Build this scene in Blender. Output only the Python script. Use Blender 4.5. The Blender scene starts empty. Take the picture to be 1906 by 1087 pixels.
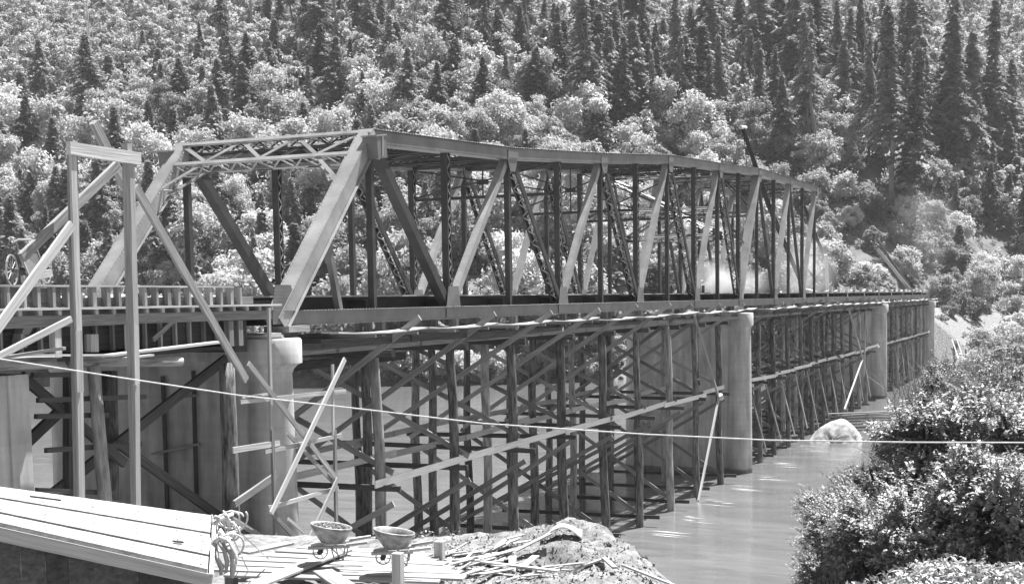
import bpy, math, random
import numpy as np
from mathutils import Vector, Matrix
R = math.radians
rng = random.Random(7)
nrg = np.random.default_rng(11)
S = 5.8                      # panel length of the truss, metres
WATER = -11.9                # water level; z = 0 is the underside of the bottom chord
W = 7.54                     # distance between the two trusses

# ------------------------------------------------------------------ camera, sky, sun, exposure
sc = bpy.context.scene
col = sc.collection
CAM = np.array([-33.135, -22.038, 0.691]); YAW, PITCH, ROLL, FOC, PY = .4101, -.0922, -.0148, 2419.7, 780.8
FW = np.array([math.cos(YAW)*math.cos(PITCH), math.sin(YAW)*math.cos(PITCH), math.sin(PITCH)])
RT0 = np.array([math.sin(YAW), -math.cos(YAW), 0.]); UP0 = np.cross(RT0, FW)
RT = RT0*math.cos(ROLL)+UP0*math.sin(ROLL); UP = UP0*math.cos(ROLL)-RT0*math.sin(ROLL)
def ray(x, y): return FW+RT*(x-953)/FOC-UP*(y-PY)/FOC
def on(x, y, ax, v):
    r = ray(x, y); t = (v-CAM[ax])/r[ax]; return CAM+r*t
def yp(x, y, v=0.): return Vector(on(x, y, 1, v))
def dp(x, y, t): return Vector(CAM+ray(x, y)*t)
def pix(P):
    d = np.asarray(P, float)-CAM; z = d@FW
    return 953+FOC*(d@RT)/z, PY-FOC*(d@UP)/z, z
cd = bpy.data.cameras.new('camera'); cam = bpy.data.objects.new('camera', cd); col.objects.link(cam)
cam.matrix_world = Matrix(((RT[0], UP[0], -FW[0], CAM[0]), (RT[1], UP[1], -FW[1], CAM[1]), (RT[2], UP[2], -FW[2], CAM[2]), (0, 0, 0, 1)))
cd.sensor_fit = 'HORIZONTAL'; cd.sensor_width = 36; cd.lens = 36*FOC/1906; cd.shift_y = (PY-543.5)/1906
cd.clip_start = .1; cd.clip_end = 4000; sc.camera = cam
sc.render.resolution_x = 1024; sc.render.resolution_y = 583
sc.view_settings.view_transform = 'Standard'; sc.view_settings.look = 'None'; sc.view_settings.gamma = 1
sc.view_settings.exposure = 1.7
SUN = Vector((.37, -.14, .92)).normalized()      # towards the sun: high, beyond the far end of the bridge (pile shadows run back along the pile row)
world = bpy.data.worlds.new('World'); sc.world = world; world.use_nodes = True
wt = world.node_tree; wt.nodes.clear()
sky = wt.nodes.new('ShaderNodeTexSky'); sky.sky_type = 'NISHITA'; sky.sun_disc = False
sky.sun_elevation = math.asin(SUN.z); sky.sun_rotation = math.atan2(SUN.x, SUN.y)
bwn = wt.nodes.new('ShaderNodeRGBToBW'); bg = wt.nodes.new('ShaderNodeBackground'); bg.inputs[1].default_value = .05
wo = wt.nodes.new('ShaderNodeOutputWorld')
wt.links.new(sky.outputs[0], bwn.inputs[0]); wt.links.new(bwn.outputs[0], bg.inputs[0]); wt.links.new(bg.outputs[0], wo.inputs[0])
sl = bpy.data.lights.new('sun', 'SUN'); sl.energy = 4.6; sl.angle = R(.5); so = bpy.data.objects.new('sun', sl); col.objects.link(so)
so.rotation_euler = SUN.to_track_quat('Z', 'Y').to_euler()
sc.cycles.max_bounces = 6; sc.cycles.transparent_max_bounces = 8

# ------------------------------------------------------------------ materials (all neutral greys: a monochrome photograph)
def mat(name, a, b, scale=(3, 3, 3), detail=5, rough=.75, bump=.0, metal=0., spec=.3, contrast=(.3, .7), rnd=0., trans=0., coord='Object', grain=False):
    m = bpy.data.materials.new(name); m.use_nodes = True; nt = m.node_tree; N = nt.nodes; L = nt.links
    p = N['Principled BSDF']; p.inputs['Roughness'].default_value = rough; p.inputs['Metallic'].default_value = metal
    p.inputs['Specular IOR Level'].default_value = spec
    tc = N.new('ShaderNodeTexCoord'); mp = N.new('ShaderNodeMapping'); mp.inputs['Scale'].default_value = scale
    nz = N.new('ShaderNodeTexNoise'); nz.inputs['Detail'].default_value = detail; nz.inputs['Scale'].default_value = 1
    nz.inputs['Roughness'].default_value = .62
    cr = N.new('ShaderNodeValToRGB'); cr.color_ramp.elements[0].position, cr.color_ramp.elements[1].position = contrast
    cr.color_ramp.elements[0].color = (a, a, a, 1); cr.color_ramp.elements[1].color = (b, b, b, 1)
    if grain:
        ga = N.new('ShaderNodeAttribute'); ga.attribute_name = 'grain'; L.new(ga.outputs['Vector'], mp.inputs[0])
    else: L.new(tc.outputs[coord], mp.inputs[0])
    L.new(mp.outputs[0], nz.inputs[0]); L.new(nz.outputs[0], cr.inputs[0])
    out = cr.outputs[0]
    if rnd:
        oi = N.new('ShaderNodeObjectInfo'); mr = N.new('ShaderNodeMapRange')
        mr.inputs[3].default_value = 1-rnd; mr.inputs[4].default_value = 1+rnd
        mx = N.new('ShaderNodeMix'); mx.data_type = 'RGBA'; mx.blend_type = 'MULTIPLY'; mx.inputs[0].default_value = 1
        L.new(oi.outputs['Random'], mr.inputs[0]); L.new(out, mx.inputs[6]); L.new(mr.outputs[0], mx.inputs[7]); out = mx.outputs[2]
    L.new(out, p.inputs['Base Color'])
    if bump:
        bp = N.new('ShaderNodeBump'); bp.inputs['Strength'].default_value = bump; bp.inputs['Distance'].default_value = .05
        L.new(nz.outputs[0], bp.inputs['Height']); L.new(bp.outputs[0], p.inputs['Normal'])
    if trans:
        tr = N.new('ShaderNodeBsdfTranslucent'); ms = N.new('ShaderNodeMixShader'); ms.inputs[0].default_value = trans
        L.new(out, tr.inputs[0]); L.new(p.outputs[0], ms.inputs[1]); L.new(tr.outputs[0], ms.inputs[2])
        L.new(ms.outputs[0], N['Material Output'].inputs[0])
    return m
M = dict(
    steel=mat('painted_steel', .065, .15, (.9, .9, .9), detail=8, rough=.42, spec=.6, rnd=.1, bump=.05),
    steel_dark=mat('dark_and_shaded_steel', .028, .06, (1.2, 1.2, 1.2), detail=8, rough=.6, spec=.25),  # shade of bridge members put into the colour; also dark fittings and engine
    steel_pale=mat('sunlit_painted_steel', .17, .33, (.9, .9, .9), detail=8, rough=.42, spec=.6, rnd=.1, bump=.05),  # same bridge paint, sunlight on end posts, portal, rising diagonals put into colour
    steel_lace=mat('sunlit_lacing_steel', .12, .24, (1.2, 1.2, 1.2), rough=.5, spec=.4),  # light catching the lacing flats is put into this paler steel
    tar=mat('tarred_pole', .015, .04, (1.2, 1.2, 1.2), rough=.9, spec=.1),
    wood_new=mat('fresh_lumber', .24, .52, (.7, 22, 22), detail=6, rough=.85, bump=.25, rnd=.22, contrast=(.25, .75), grain=True),
    girt=mat('pale_girt_board', .42, .72, (.8, 20, 20), detail=6, rough=.85, bump=.25, rnd=.15, contrast=(.2, .6), grain=True),
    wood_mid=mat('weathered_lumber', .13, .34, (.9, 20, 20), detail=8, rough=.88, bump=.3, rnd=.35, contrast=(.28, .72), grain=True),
    wood_dark=mat('dark_timber', .03, .10, (.9, 18, 18), detail=8, rough=.88, bump=.3, rnd=.35, contrast=(.28, .72), grain=True),  # darkest of the sawn timber tones
    bark=mat('rough_bark', .035, .22, (1.5, 9, 9), detail=10, rough=.92, bump=1., rnd=.3, contrast=(.36, .66), grain=True),
    peeled=mat('peeled_log', .13, .42, (1.1, 7, 7), detail=9, rough=.85, bump=.5, contrast=(.34, .64), grain=True, rnd=.2),
    concrete=mat('board_marked_concrete', .30, .56, (1.3, 1.3, .4), detail=10, rough=.85, bump=.15, contrast=(.32, .68)),
    bright=mat('sunbleached_board', .13, .40, (.5, 14, 14), detail=8, rough=.8, bump=.2, grain=True, rnd=.12, contrast=(.25, .7)),
    foam=mat('river_foam', .3, .6, (6, 6, 6), rough=.6),
    rope=mat('pale_rope', .45, .65, (20, 20, 20), rough=.9),
    cloth=mat('pale_cloth', .3, .6, (5, 5, 5), rough=.9, bump=.5),
    tin=mat('worn_sheet_metal', .13, .36, (5, 5, 5), rough=.5, metal=.2, spec=.5, contrast=(.35, .6)),
    stone=mat('river_rock', .2, .46, (1.6, 1.6, 1.6), detail=12, rough=.9, bump=1., contrast=(.36, .62)),
    gravel=mat('crushed_stone', .10, .36, (22, 22, 22), detail=4, rough=.9, bump=1., contrast=(.42, .58)),
    trunk=mat('tree_bark', .07, .22, (1.2, 1.2, .4), detail=6, rough=.9, rnd=.3),
    snag=mat('dead_wood', .26, .45, (1.2, 1.2, .4), detail=6, rough=.9, rnd=.3),
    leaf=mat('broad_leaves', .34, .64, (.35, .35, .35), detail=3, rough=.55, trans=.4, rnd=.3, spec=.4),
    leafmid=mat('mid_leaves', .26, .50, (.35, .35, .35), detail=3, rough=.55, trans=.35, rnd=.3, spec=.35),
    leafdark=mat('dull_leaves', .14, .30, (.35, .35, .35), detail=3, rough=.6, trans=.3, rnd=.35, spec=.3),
    needle=mat('conifer_needles', .12, .30, (.4, .4, .4), detail=3, rough=.65, trans=.3, rnd=.4),
    nearleaf=mat('bush_leaves', .17, .42, (1.5, 1.5, 1.5), detail=3, rough=.45, trans=.15, rnd=.12, spec=.5),
    nearleafdark=mat('dull_bush_leaves', .09, .24, (1.5, 1.5, 1.5), detail=3, rough=.5, trans=.15, rnd=.12, spec=.4),
    grass=mat('dry_grass', .2, .4, (2, 2, 2), rough=.8, trans=.3),
)
# ground: tan slope, paler where it is bare spoil near the works and on the bars
def ground_mat():
    m = mat('bank_soil', .07, .19, (.25, .25, .25), detail=12, rough=.95, bump=.6, contrast=(.35, .65)); nt = m.node_tree; N = nt.nodes; L = nt.links
    p = N['Principled BSDF']; base = p.inputs['Base Color'].links[0].from_socket
    at = N.new('ShaderNodeVertexColor'); at.layer_name = 'bare'
    tc = N.new('ShaderNodeTexCoord'); nz = N.new('ShaderNodeTexNoise'); nz.inputs['Scale'].default_value = 3.5; nz.inputs['Detail'].default_value = 12; nz.inputs['Roughness'].default_value = .7
    cr = N.new('ShaderNodeValToRGB'); cr.color_ramp.elements[0].position = .36; cr.color_ramp.elements[1].position = .6
    cr.color_ramp.elements[0].color = (.09, .09, .09, 1); cr.color_ramp.elements[1].color = (.26, .26, .26, 1)
    mx = N.new('ShaderNodeMix'); mx.data_type = 'RGBA'
    L.new(tc.outputs['Object'], nz.inputs[0]); L.new(nz.outputs[0], cr.inputs[0]); L.new(at.outputs[0], mx.inputs[0]); L.new(base, mx.inputs[6]); L.new(cr.outputs[0], mx.inputs[7])
    L.new(mx.outputs[2], p.inputs['Base Color'])
    bp = p.inputs['Normal'].links[0].from_node; L.new(nz.outputs[0], bp.inputs['Height']); bp.inputs['Distance'].default_value = .12
    return m
M['ground'] = ground_mat()
def weather_concrete(m):
    N = m.node_tree.nodes; L = m.node_tree.links; p = N['Principled BSDF']; src = p.inputs['Base Color'].links[0].from_socket
    g = N.new('ShaderNodeNewGeometry'); mp = N.new('ShaderNodeMapping'); mp.inputs['Scale'].default_value = (.15, .15, 5.5); nz = N.new('ShaderNodeTexNoise'); nz.inputs['Scale'].default_value = 1; nz.inputs['Detail'].default_value = 3
    L.new(g.outputs['Position'], mp.inputs[0]); L.new(mp.outputs[0], nz.inputs[0])
    m2 = N.new('ShaderNodeMapping'); m2.inputs['Scale'].default_value = (3.2, 3.2, .3); n2 = N.new('ShaderNodeTexNoise'); n2.inputs['Scale'].default_value = 1; n2.inputs['Detail'].default_value = 6; L.new(g.outputs['Position'], m2.inputs[0]); L.new(m2.outputs[0], n2.inputs[0])
    r1 = N.new('ShaderNodeMapRange'); r1.inputs[1].default_value = .35; r1.inputs[2].default_value = .65; r1.inputs[3].default_value = .93; r1.inputs[4].default_value = 1.03; L.new(nz.outputs[0], r1.inputs[0])
    r2 = N.new('ShaderNodeMapRange'); r2.inputs[1].default_value = .36; r2.inputs[2].default_value = .6; r2.inputs[3].default_value = .84; r2.inputs[4].default_value = 1.04; L.new(n2.outputs[0], r2.inputs[0])
    sx = N.new('ShaderNodeSeparateXYZ'); L.new(g.outputs['Position'], sx.inputs[0]); ad = N.new('ShaderNodeMath'); ad.operation = 'MULTIPLY_ADD'; ad.inputs[1].default_value = .35; L.new(n2.outputs[0], ad.inputs[0]); L.new(sx.outputs[2], ad.inputs[2])
    r3 = N.new('ShaderNodeMapRange'); r3.inputs[1].default_value = WATER+.42; r3.inputs[2].default_value = WATER+.56; r3.inputs[3].default_value = .42; r3.inputs[4].default_value = 1.; L.new(ad.outputs[0], r3.inputs[0])
    a = N.new('ShaderNodeMath'); a.operation = 'MULTIPLY'; b = N.new('ShaderNodeMath'); b.operation = 'MULTIPLY'; L.new(r1.outputs[0], a.inputs[0]); L.new(r2.outputs[0], a.inputs[1]); L.new(a.outputs[0], b.inputs[0]); L.new(r3.outputs[0], b.inputs[1])
    mx = N.new('ShaderNodeMix'); mx.data_type = 'RGBA'; mx.blend_type = 'MULTIPLY'; mx.inputs[0].default_value = 1; L.new(src, mx.inputs[6]); L.new(b.outputs[0], mx.inputs[7]); L.new(mx.outputs[2], p.inputs['Base Color'])
weather_concrete(M['concrete'])
def water_mat():
    m = bpy.data.materials.new('silty_water'); m.use_nodes = True; N = m.node_tree.nodes; L = m.node_tree.links; p = N['Principled BSDF']
    p.inputs['Base Color'].default_value = (.17, .17, .17, 1); p.inputs['Roughness'].default_value = .09; p.inputs['IOR'].default_value = 1.33
    tc = N.new('ShaderNodeTexCoord'); mp = N.new('ShaderNodeMapping'); mp.inputs['Scale'].default_value = (.5, .16, 1); mp.inputs['Rotation'].default_value = (0, 0, R(12))
    a = N.new('ShaderNodeTexNoise'); a.inputs['Scale'].default_value = 1.; a.inputs['Detail'].default_value = 9; a.inputs['Roughness'].default_value = .6; a.inputs['Distortion'].default_value = 1.1
    bp = N.new('ShaderNodeBump'); bp.inputs['Strength'].default_value = .11; bp.inputs['Distance'].default_value = .5
    L.new(tc.outputs['Object'], mp.inputs[0]); L.new(mp.outputs[0], a.inputs[0]); L.new(a.outputs[0], bp.inputs['Height']); L.new(bp.outputs[0], p.inputs['Normal'])
    cr = N.new('ShaderNodeValToRGB'); cr.color_ramp.elements[0].position = .35; cr.color_ramp.elements[1].position = .7
    cr.color_ramp.elements[0].color = (.11, .11, .11, 1); cr.color_ramp.elements[1].color = (.165, .165, .165, 1)
    L.new(a.outputs[0], cr.inputs[0]); L.new(cr.outputs[0], p.inputs['Base Color'])
    return m
M['water'] = water_mat()

# ------------------------------------------------------------------ mesh helpers
def mesh(name, v, f):
    me = bpy.data.meshes.new(name); me.from_pydata([tuple(p) for p in v], [], f); me.update(); return me
def quads_mesh(name, V):                     # V: (n,4,3) separate quads, built fast
    n = len(V); me = bpy.data.meshes.new(name); me.vertices.add(n*4); me.vertices.foreach_set('co', V.reshape(-1).astype(np.float32))
    me.loops.add(n*4); me.loops.foreach_set('vertex_index', np.arange(n*4, dtype=np.int32)); me.polygons.add(n)
    me.polygons.foreach_set('loop_start', np.arange(0, n*4, 4, dtype=np.int32)); me.polygons.foreach_set('loop_total', np.full(n, 4, dtype=np.int32))
    me.update(); return me
def link(name, me, material=None, parent=None):
    o = bpy.data.objects.new(name, me); col.objects.link(o)
    if material and len(me.materials) == 0: me.materials.append(material)
    if parent: o.parent = parent
    return o
def tag(o, label=None, cat=None, group=None, kind=None):
    if label: o['label'] = label
    if cat: o['category'] = cat
    if group: o['group'] = group
    if kind: o['kind'] = kind
    return o
def thing(name, label, cat, group=None, loc=(0, 0, 0)):
    o = bpy.data.objects.new(name, None); col.objects.link(o); o.location = loc; o.empty_display_size = .3
    return tag(o, label, cat, group)
class MB:
    """collects boxes, bars and tubes in world space, builds one mesh object (relative to its parent's origin)"""
    def __init__(s): s.v = []; s.f = []; s.g = []
    def pad(s):
        for p in s.v[len(s.g):]: s.g.append(tuple(p))
    def box(s, lo, hi):
        s.pad(); n = len(s.v); x0, y0, z0 = lo; x1, y1, z1 = hi
        s.v += [(x0, y0, z0), (x1, y0, z0), (x1, y1, z0), (x0, y1, z0), (x0, y0, z1), (x1, y0, z1), (x1, y1, z1), (x0, y1, z1)]
        ds = (abs(x1-x0), abs(y1-y0), abs(z1-z0)); ax_ = ds.index(max(ds)); od = [ax_]+[i for i in range(3) if i != ax_]; o_ = rng.uniform(0, 50)
        for p in s.v[n:]: s.g.append((p[od[0]]+o_, p[od[1]]+o_, p[od[2]]))
        s.f += [tuple(n+i for i in q) for q in ((0, 3, 2, 1), (4, 5, 6, 7), (0, 1, 5, 4), (1, 2, 6, 5), (2, 3, 7, 6), (3, 0, 4, 7))]; return s
    def bar(s, p, q, w, h, side=(0, 1, 0)):   # w along 'side', h across
        p = Vector(p); q = Vector(q); a = (q-p).normalized(); sd = Vector(side); sd = (sd-a*sd.dot(a))
        if sd.length < 1e-4: sd = Vector((1, 0, 0)); sd = sd-a*sd.dot(a)
        sd.normalize(); n = a.cross(sd); s.pad(); k = len(s.v); o_ = rng.uniform(0, 50); L_ = (q-p).length
        for c in (p, q):
            for (i, j) in ((-1, -1), (1, -1), (1, 1), (-1, 1)): s.v.append(tuple(c+sd*(i*w/2)+n*(j*h/2))); s.g.append((o_+(0 if c is p else L_), o_+i*w/2, j*h/2))
        s.f += [tuple(k+i for i in t) for t in ((3, 2, 1, 0), (4, 5, 6, 7), (0, 1, 5, 4), (1, 2, 6, 5), (2, 3, 7, 6), (3, 0, 4, 7))]; return s
    def tube(s, pts, r, n=8, wob=0.):
        pts = [Vector(p) for p in pts]; rs = r if isinstance(r, (list, tuple)) else [r]*len(pts); s.pad(); k0 = len(s.v); o_ = rng.uniform(0, 50); ln = 0.
        a = (pts[-1]-pts[0]).normalized(); ref = Vector((0, 0, 1)) if abs(a.z) < .9 else Vector((1, 0, 0))
        for i, p in enumerate(pts):
            t = (pts[min(i+1, len(pts)-1)]-pts[max(i-1, 0)]).normalized(); u = (ref-t*ref.dot(t)).normalized(); v = t.cross(u)
            ln += (pts[i]-pts[max(i-1, 0)]).length
            for j in range(n):
                an = 2*math.pi*j/n; s.g.append((o_+ln, o_+math.cos(an)*rs[i], math.sin(an)*rs[i])); rr = rs[i]*(1+wob*rng.uniform(-1, 1)); s.v.append(tuple(p+u*(math.cos(an)*rr)+v*(math.sin(an)*rr)))
        for i in range(len(pts)-1):
            for j in range(n):
                a0 = k0+i*n+j; a1 = k0+i*n+(j+1) % n; s.f.append((a0, a1, a1+n, a0+n))
        s.f.append(tuple(k0+j for j in reversed(range(n)))); s.f.append(tuple(k0+(len(pts)-1)*n+j for j in range(n))); return s
    def prism(s, poly, ax0, ax1, axis):       # poly in the two other axes
        n = len(s.v); m = len(poly)
        for c in (ax0, ax1):
            for (a, b) in poly: s.v.append({0: (c, a, b), 1: (a, c, b), 2: (a, b, c)}[axis])
        s.f.append(tuple(n+i for i in range(m))); s.f.append(tuple(n+m+i for i in reversed(range(m))))
        for i in range(m): s.f.append((n+i, n+m+i, n+m+(i+1) % m, n+(i+1) % m))
        return s
    def rivet(s, p, n, r=.022):
        p = Vector(p); n = Vector(n).normalized(); u = n.orthogonal().normalized(); v = n.cross(u); k = len(s.v)
        for j in range(5): s.v.append(tuple(p+(u*math.cos(j*1.2566)+v*math.sin(j*1.2566))*r))
        s.v.append(tuple(p+n*r*.8))
        for j in range(5): s.f.append((k+j, k+(j+1) % 5, k+5))
        return s
    def lathe(s, c, prof, n=24, sx=1.):
        k = len(s.v)
        for (r, z) in prof:
            for j in range(n): s.v.append((c[0]+sx*r*math.cos(6.28319*j/n), c[1]+r*math.sin(6.28319*j/n), z))
        for i in range(len(prof)-1):
            for j in range(n):
                a = k+i*n+j; b = k+i*n+(j+1) % n; s.f.append((a, b, b+n, a+n))
        s.f.append(tuple(k+(len(prof)-1)*n+j for j in range(n))); s.f.append(tuple(k+j for j in reversed(range(n)))); return s
    def build(s, name, material, parent=None, smooth=False, bevel=0, label=None):
        v = s.v
        if parent is not None:
            o = parent; off = Vector((0, 0, 0))
            while o: off += o.location; o = o.parent
            v = [(a-off.x, b-off.y, c-off.z) for a, b, c in v]
        me = mesh(name, v, s.f); s.pad(); ga = me.attributes.new('grain', 'FLOAT_VECTOR', 'POINT'); ga.data.foreach_set('vector', np.array(s.g[:len(s.v)], np.float32).ravel())
        if smooth: me.polygons.foreach_set('use_smooth', [True]*len(me.polygons))
        o = link(name, me, material, parent)
        if bevel:
            b = o.modifiers.new('bevel', 'BEVEL'); b.width = bevel; b.segments = 1; b.limit_method = 'ANGLE'
        if label: o['label'] = label
        return o
def log_tube(mb, p, q, r0, r1, n=10, bend=.04):
    p = Vector(p); q = Vector(q); k = max(3, int((q-p).length/1.2)); ph = rng.uniform(0, 6)
    pts = [p.lerp(q, i/k)+Vector((math.sin(ph+i*.8)*bend, math.cos(ph+i*.9)*bend, 0)) for i in range(k+1)]
    return mb.tube(pts, [r0+(r1-r0)*i/k for i in range(k+1)], n, .05)

# ------------------------------------------------------------------ terrain
HEAP = [tuple(CAM+ray(x, y)*t) for x, y, t in ((850, 1008, 31.), (905, 998, 31), (955, 992, 30.8), (1010, 980, 30.5), (1070, 960, 30), (1112, 975, 29.5), (1155, 1012, 28.6), (1195, 1052, 27.4), (1232, 1095, 26), (1050, 1000, 28.2), (1090, 1022, 27.4), (1140, 1060, 26.4), (970, 1015, 28.5))]
HR = np.array([RT[0], RT[1], 0.])/math.hypot(RT[0], RT[1])
HEAP += [tuple(np.array(HEAP[i])+HR*a+np.array([0, 0, b])) for i in (3, 4, 5, 6, 7, 8) for a, b in ((.9, -.75), (2.0, -2.2), (3.4, -4.2)) if i > 4 or a > 5]
HEAP += [tuple(np.array(HEAP[i])+np.array([a, a*.4, -a*.62])) for i in (2, 3, 4, 5, 6) for a in (1.5, 3.)]
CTRL = np.array(HEAP+[(-33, -22, -1.1), (-30, -25, -1.4), (-50, -30, .5), (-45, 0, .5), (-27, -20, -2.9), (-25, -14, -3.6), (-22, -11, -4.4), (-15, -9, -4.75), (-9, -9, -4.75), (-12, -7, -4.75),
    (-10.5, -11, -4.85), (-12.5, -12.5, -5.), (-13, -15, -5.6), (-11, -2, -5.2), (-9, -2, -5.3), (-6, -4.5, -5.4), (-6.5, -10.4, -5.05), (-8, -12.3, -5.15),
    (-3, -13.6, -7.6), (-2.5, -10.6, -6.8), (-1.5, -12, -8), (-6, -16, -7.6), (-11, -17, -6.6), (-14.5, -18, -4.9), (-18, -18, -4.1), (-10.5, -20.5, -5.1), (-8, -21.5, -5.4), (-7, -19, -6.6), (-16.5, -20.6, -3.05), (-14.5, -20.4, -3.75), (-12.3, -20.5, -4.6), (-15.5, -21.8, -3.1), (-17, -19.6, -3.3), (-20, -24, -2.4), (-5, -25, -6),
    (0, -8, -7.6), (2, -12, -9.6), (3, -17, -11.5), (3, -25, -10), (5.2, 0, -7.6), (11.4, 0, -8.8), (17, 0, -9.8), (22.5, 0, -11.3), (28, 0, -12.6), (33, 0, -13.4), (10, -7, -12.4), (16, -8, -13.5), (25, -10, -14), (15, -20, -14), (12, -30, -13), (5, -45, -11), (30, -40, -14.5),
    (-1, 4, -6.4), (0, 10, -7.4), (10, 12, -10), (20, 12, -12.8), (28, 15, -14), (-15, 15, -5), (-8, 30, -6), (8, 35, -11.5), (20, 40, -14), (-20, 50, -4), (0, 60, -9), (15, 80, -14), (45, 0, -15), (60, -20, -15), (60, 30, -15), (-35, 30, 0), (-60, 60, 2), (0, 120, -10), (-20, -60, -2), (-60, -60, 0)], float)
SHORE = np.array([(105, 420), (112, 260), (118, 170), (126, 120), (134, 90), (139, 67), (149, 52), (166, 33), (186, 16), (199, 3), (192, -6), (165, -9), (135, -9), (112, -9.5), (97, -13), (84, -22), (66, -42), (45, -75), (20, -130), (-20, -260)], float)
def fbm(x, y, s, o=4):
    r = 0; a = 1.
    for k in range(o):
        f = 2**k/s; r = r+a*(np.sin(x*f*1.3+1.7*k+np.sin(y*f*.9+k))*np.cos(y*f*1.1-2.1*k+np.sin(x*f*.7+2*k))); a *= .5
    return r
def shore_dist(x, y):
    """signed distance inland of the far shore"""
    p = np.stack([x, y], -1)[..., None, :]; a = SHORE[:-1]; b = SHORE[1:]; ab = b-a
    t = np.clip(((p-a)*ab).sum(-1)/(ab**2).sum(-1), 0, 1); d = p-(a+ab*t[..., None]); dist = np.sqrt((d**2).sum(-1))
    k = dist.argmin(-1); cr = np.take_along_axis(ab[:, 0]*d[..., 1]-ab[:, 1]*d[..., 0], k[..., None], -1)[..., 0]
    return dist.min(-1)*np.sign(cr)
def height(x, y):
    x = np.asarray(x, float); y = np.asarray(y, float)
    d2 = (x[..., None]-CTRL[:, 0])**2+(y[..., None]-CTRL[:, 1])**2+.15; w = d2**-2.2
    near = (w*CTRL[:, 2]).sum(-1)/w.sum(-1)
    near = near+.08*fbm(x, y, 1.1, 4)+.055*fbm(x+9, y-4, .35, 4)
    near = np.where(x > 40, -15., near)
    s = shore_dist(x, y)+fbm(x, y, 14, 3)*1.5
    flat = 1/(1+np.exp((y+2-(x-195)*.10)/5.))                   # gravel bar south of the bridge
    hill = np.where(s < 0, -12+s*.4, np.where(s < 4, -12+s*.9, -8.4+(s-4)*.57))
    bar = np.where(s < 0, -12+s*.4, -12+np.minimum(s, 55)*.17+np.maximum(s-55, 0)*.5)
    far = hill*(1-flat)+bar*flat+np.clip(s/30, 0, 1)*fbm(x+40, y, 26, 4)*2.2
    far = np.minimum(far, 170+.12*(far-170))
    road = np.exp(-((y-3.8)/9)**2)*(x > 192); far = far*(1-road*np.clip((260-x)/30, 0, 1))+(-1.9)*road*np.clip((260-x)/30, 0, 1)
    return np.maximum(near, np.where(s > -12, far, -16.8))
def axis(segs):
    out = []
    for a, b, st in segs: out += list(np.arange(a, b, st))
    return np.array(out)
gx = axis(((-900, -120, 60), (-120, -40, 8), (-40, -24, 1), (-24, 2, .16), (2, 40, 1), (40, 80, 3), (80, 420, 2.4), (420, 700, 14), (700, 2000, 90)))
gy = axis(((-1200, -200, 60), (-200, -40, 6), (-40, -24, 1), (-24, -4, .16), (-4, 20, 1), (20, 320, 2.6), (320, 600, 14), (600, 1500, 80)))
GX, GY = np.meshgrid(gx, gy, indexing='ij'); GZ = height(GX, GY)
nx, ny = GX.shape; V = np.stack([GX, GY, GZ], -1).reshape(-1, 3)
ii, jj = np.meshgrid(np.arange(nx-1), np.arange(ny-1), indexing='ij'); a0 = (ii*ny+jj).ravel()
F = np.stack([a0, a0+ny, a0+ny+1, a0+1], -1)
me = bpy.data.meshes.new('ground'); me.vertices.add(len(V)); me.vertices.foreach_set('co', V.reshape(-1).astype(np.float32)); me.loops.add(F.size); me.loops.foreach_set('vertex_index', F.reshape(-1).astype(np.int32))
me.polygons.add(len(F)); me.polygons.foreach_set('loop_start', np.arange(0, F.size, 4, dtype=np.int32)); me.polygons.foreach_set('loop_total', np.full(len(F), 4, dtype=np.int32)); me.update()
ca = me.color_attributes.new('bare', 'FLOAT_COLOR', 'POINT')
sd = shore_dist(V[:, 0], V[:, 1]); br = np.where(V[:, 0] < 45, 1., 0.); br = np.maximum(br, ((sd > -5) & (sd < 42) & (V[:, 1] < 6) & (V[:, 0] > 60))*.9)
ca.data.foreach_set('color', np.repeat(br, 4).astype(np.float32)); me.polygons.foreach_set('use_smooth', [True]*len(F))
tag(link('ground', me, M['ground']), kind='structure')
tag(link('river', mesh('river', [(-300, -900, WATER), (700, -900, WATER), (700, 900, WATER), (-300, 900, WATER)], [(0, 1, 2, 3)]), M['water']), kind='structure')

# ------------------------------------------------------------------ the steel truss
TOPZ = {1: 6.40, 3: 6.95, 5: 7.83, 7: 8.83, 9: 9.39, 11: 10.02, 13: 10.21, 15: 10.39}
for k in (2, 4, 6, 8, 10, 12, 14): TOPZ[k] = (TOPZ[k-1]+TOPZ[k+1])/2
CD = .44                                                      # chord depth
def member(mb, p, q, wy, d, solid='n', lace='', t=.016, pitch=None, mz=None):
    """built-up member lying in the plane of the truss: wy across the bridge, d deep. sides: Y webs, N covers; laced sides get flanges and flats"""
    p = Vector(p); q = Vector(q); a = (q-p).normalized(); s = Vector((0, 1, 0)); s = (s-a*s.dot(a)).normalized(); n = a.cross(s); L = (q-p).length
    fl = .075
    def plate(c0, c1, w, h, side): mb.bar(c0, c1, w, h, side)
    for sg in (-1, 1):
        o = s*(sg*(wy/2-t/2))
        if 'Y' in lace:
            for e in (-1, 1): plate(p+o+n*(e*(d/2-fl/2)), q+o+n*(e*(d/2-fl/2)), t, fl, s)
            zig(mz or mb, p+o, a, n, s, L, d-fl, pitch or d*.9, t)
        else: plate(p+o, q+o, t, d, s)
        o = n*(sg*(d/2+.001))
        if 'N' in lace:
            for e in (-1, 1): plate(p+o+s*(e*(wy/2-fl/2)), q+o+s*(e*(wy/2-fl/2)), fl, t, s)
            zig(mz or mb, p+o, a, s, n, L, wy-fl, pitch or wy*.9, t)
        elif 'n' in solid: plate(p+o, q+o, wy, t, s)
    return mb
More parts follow.
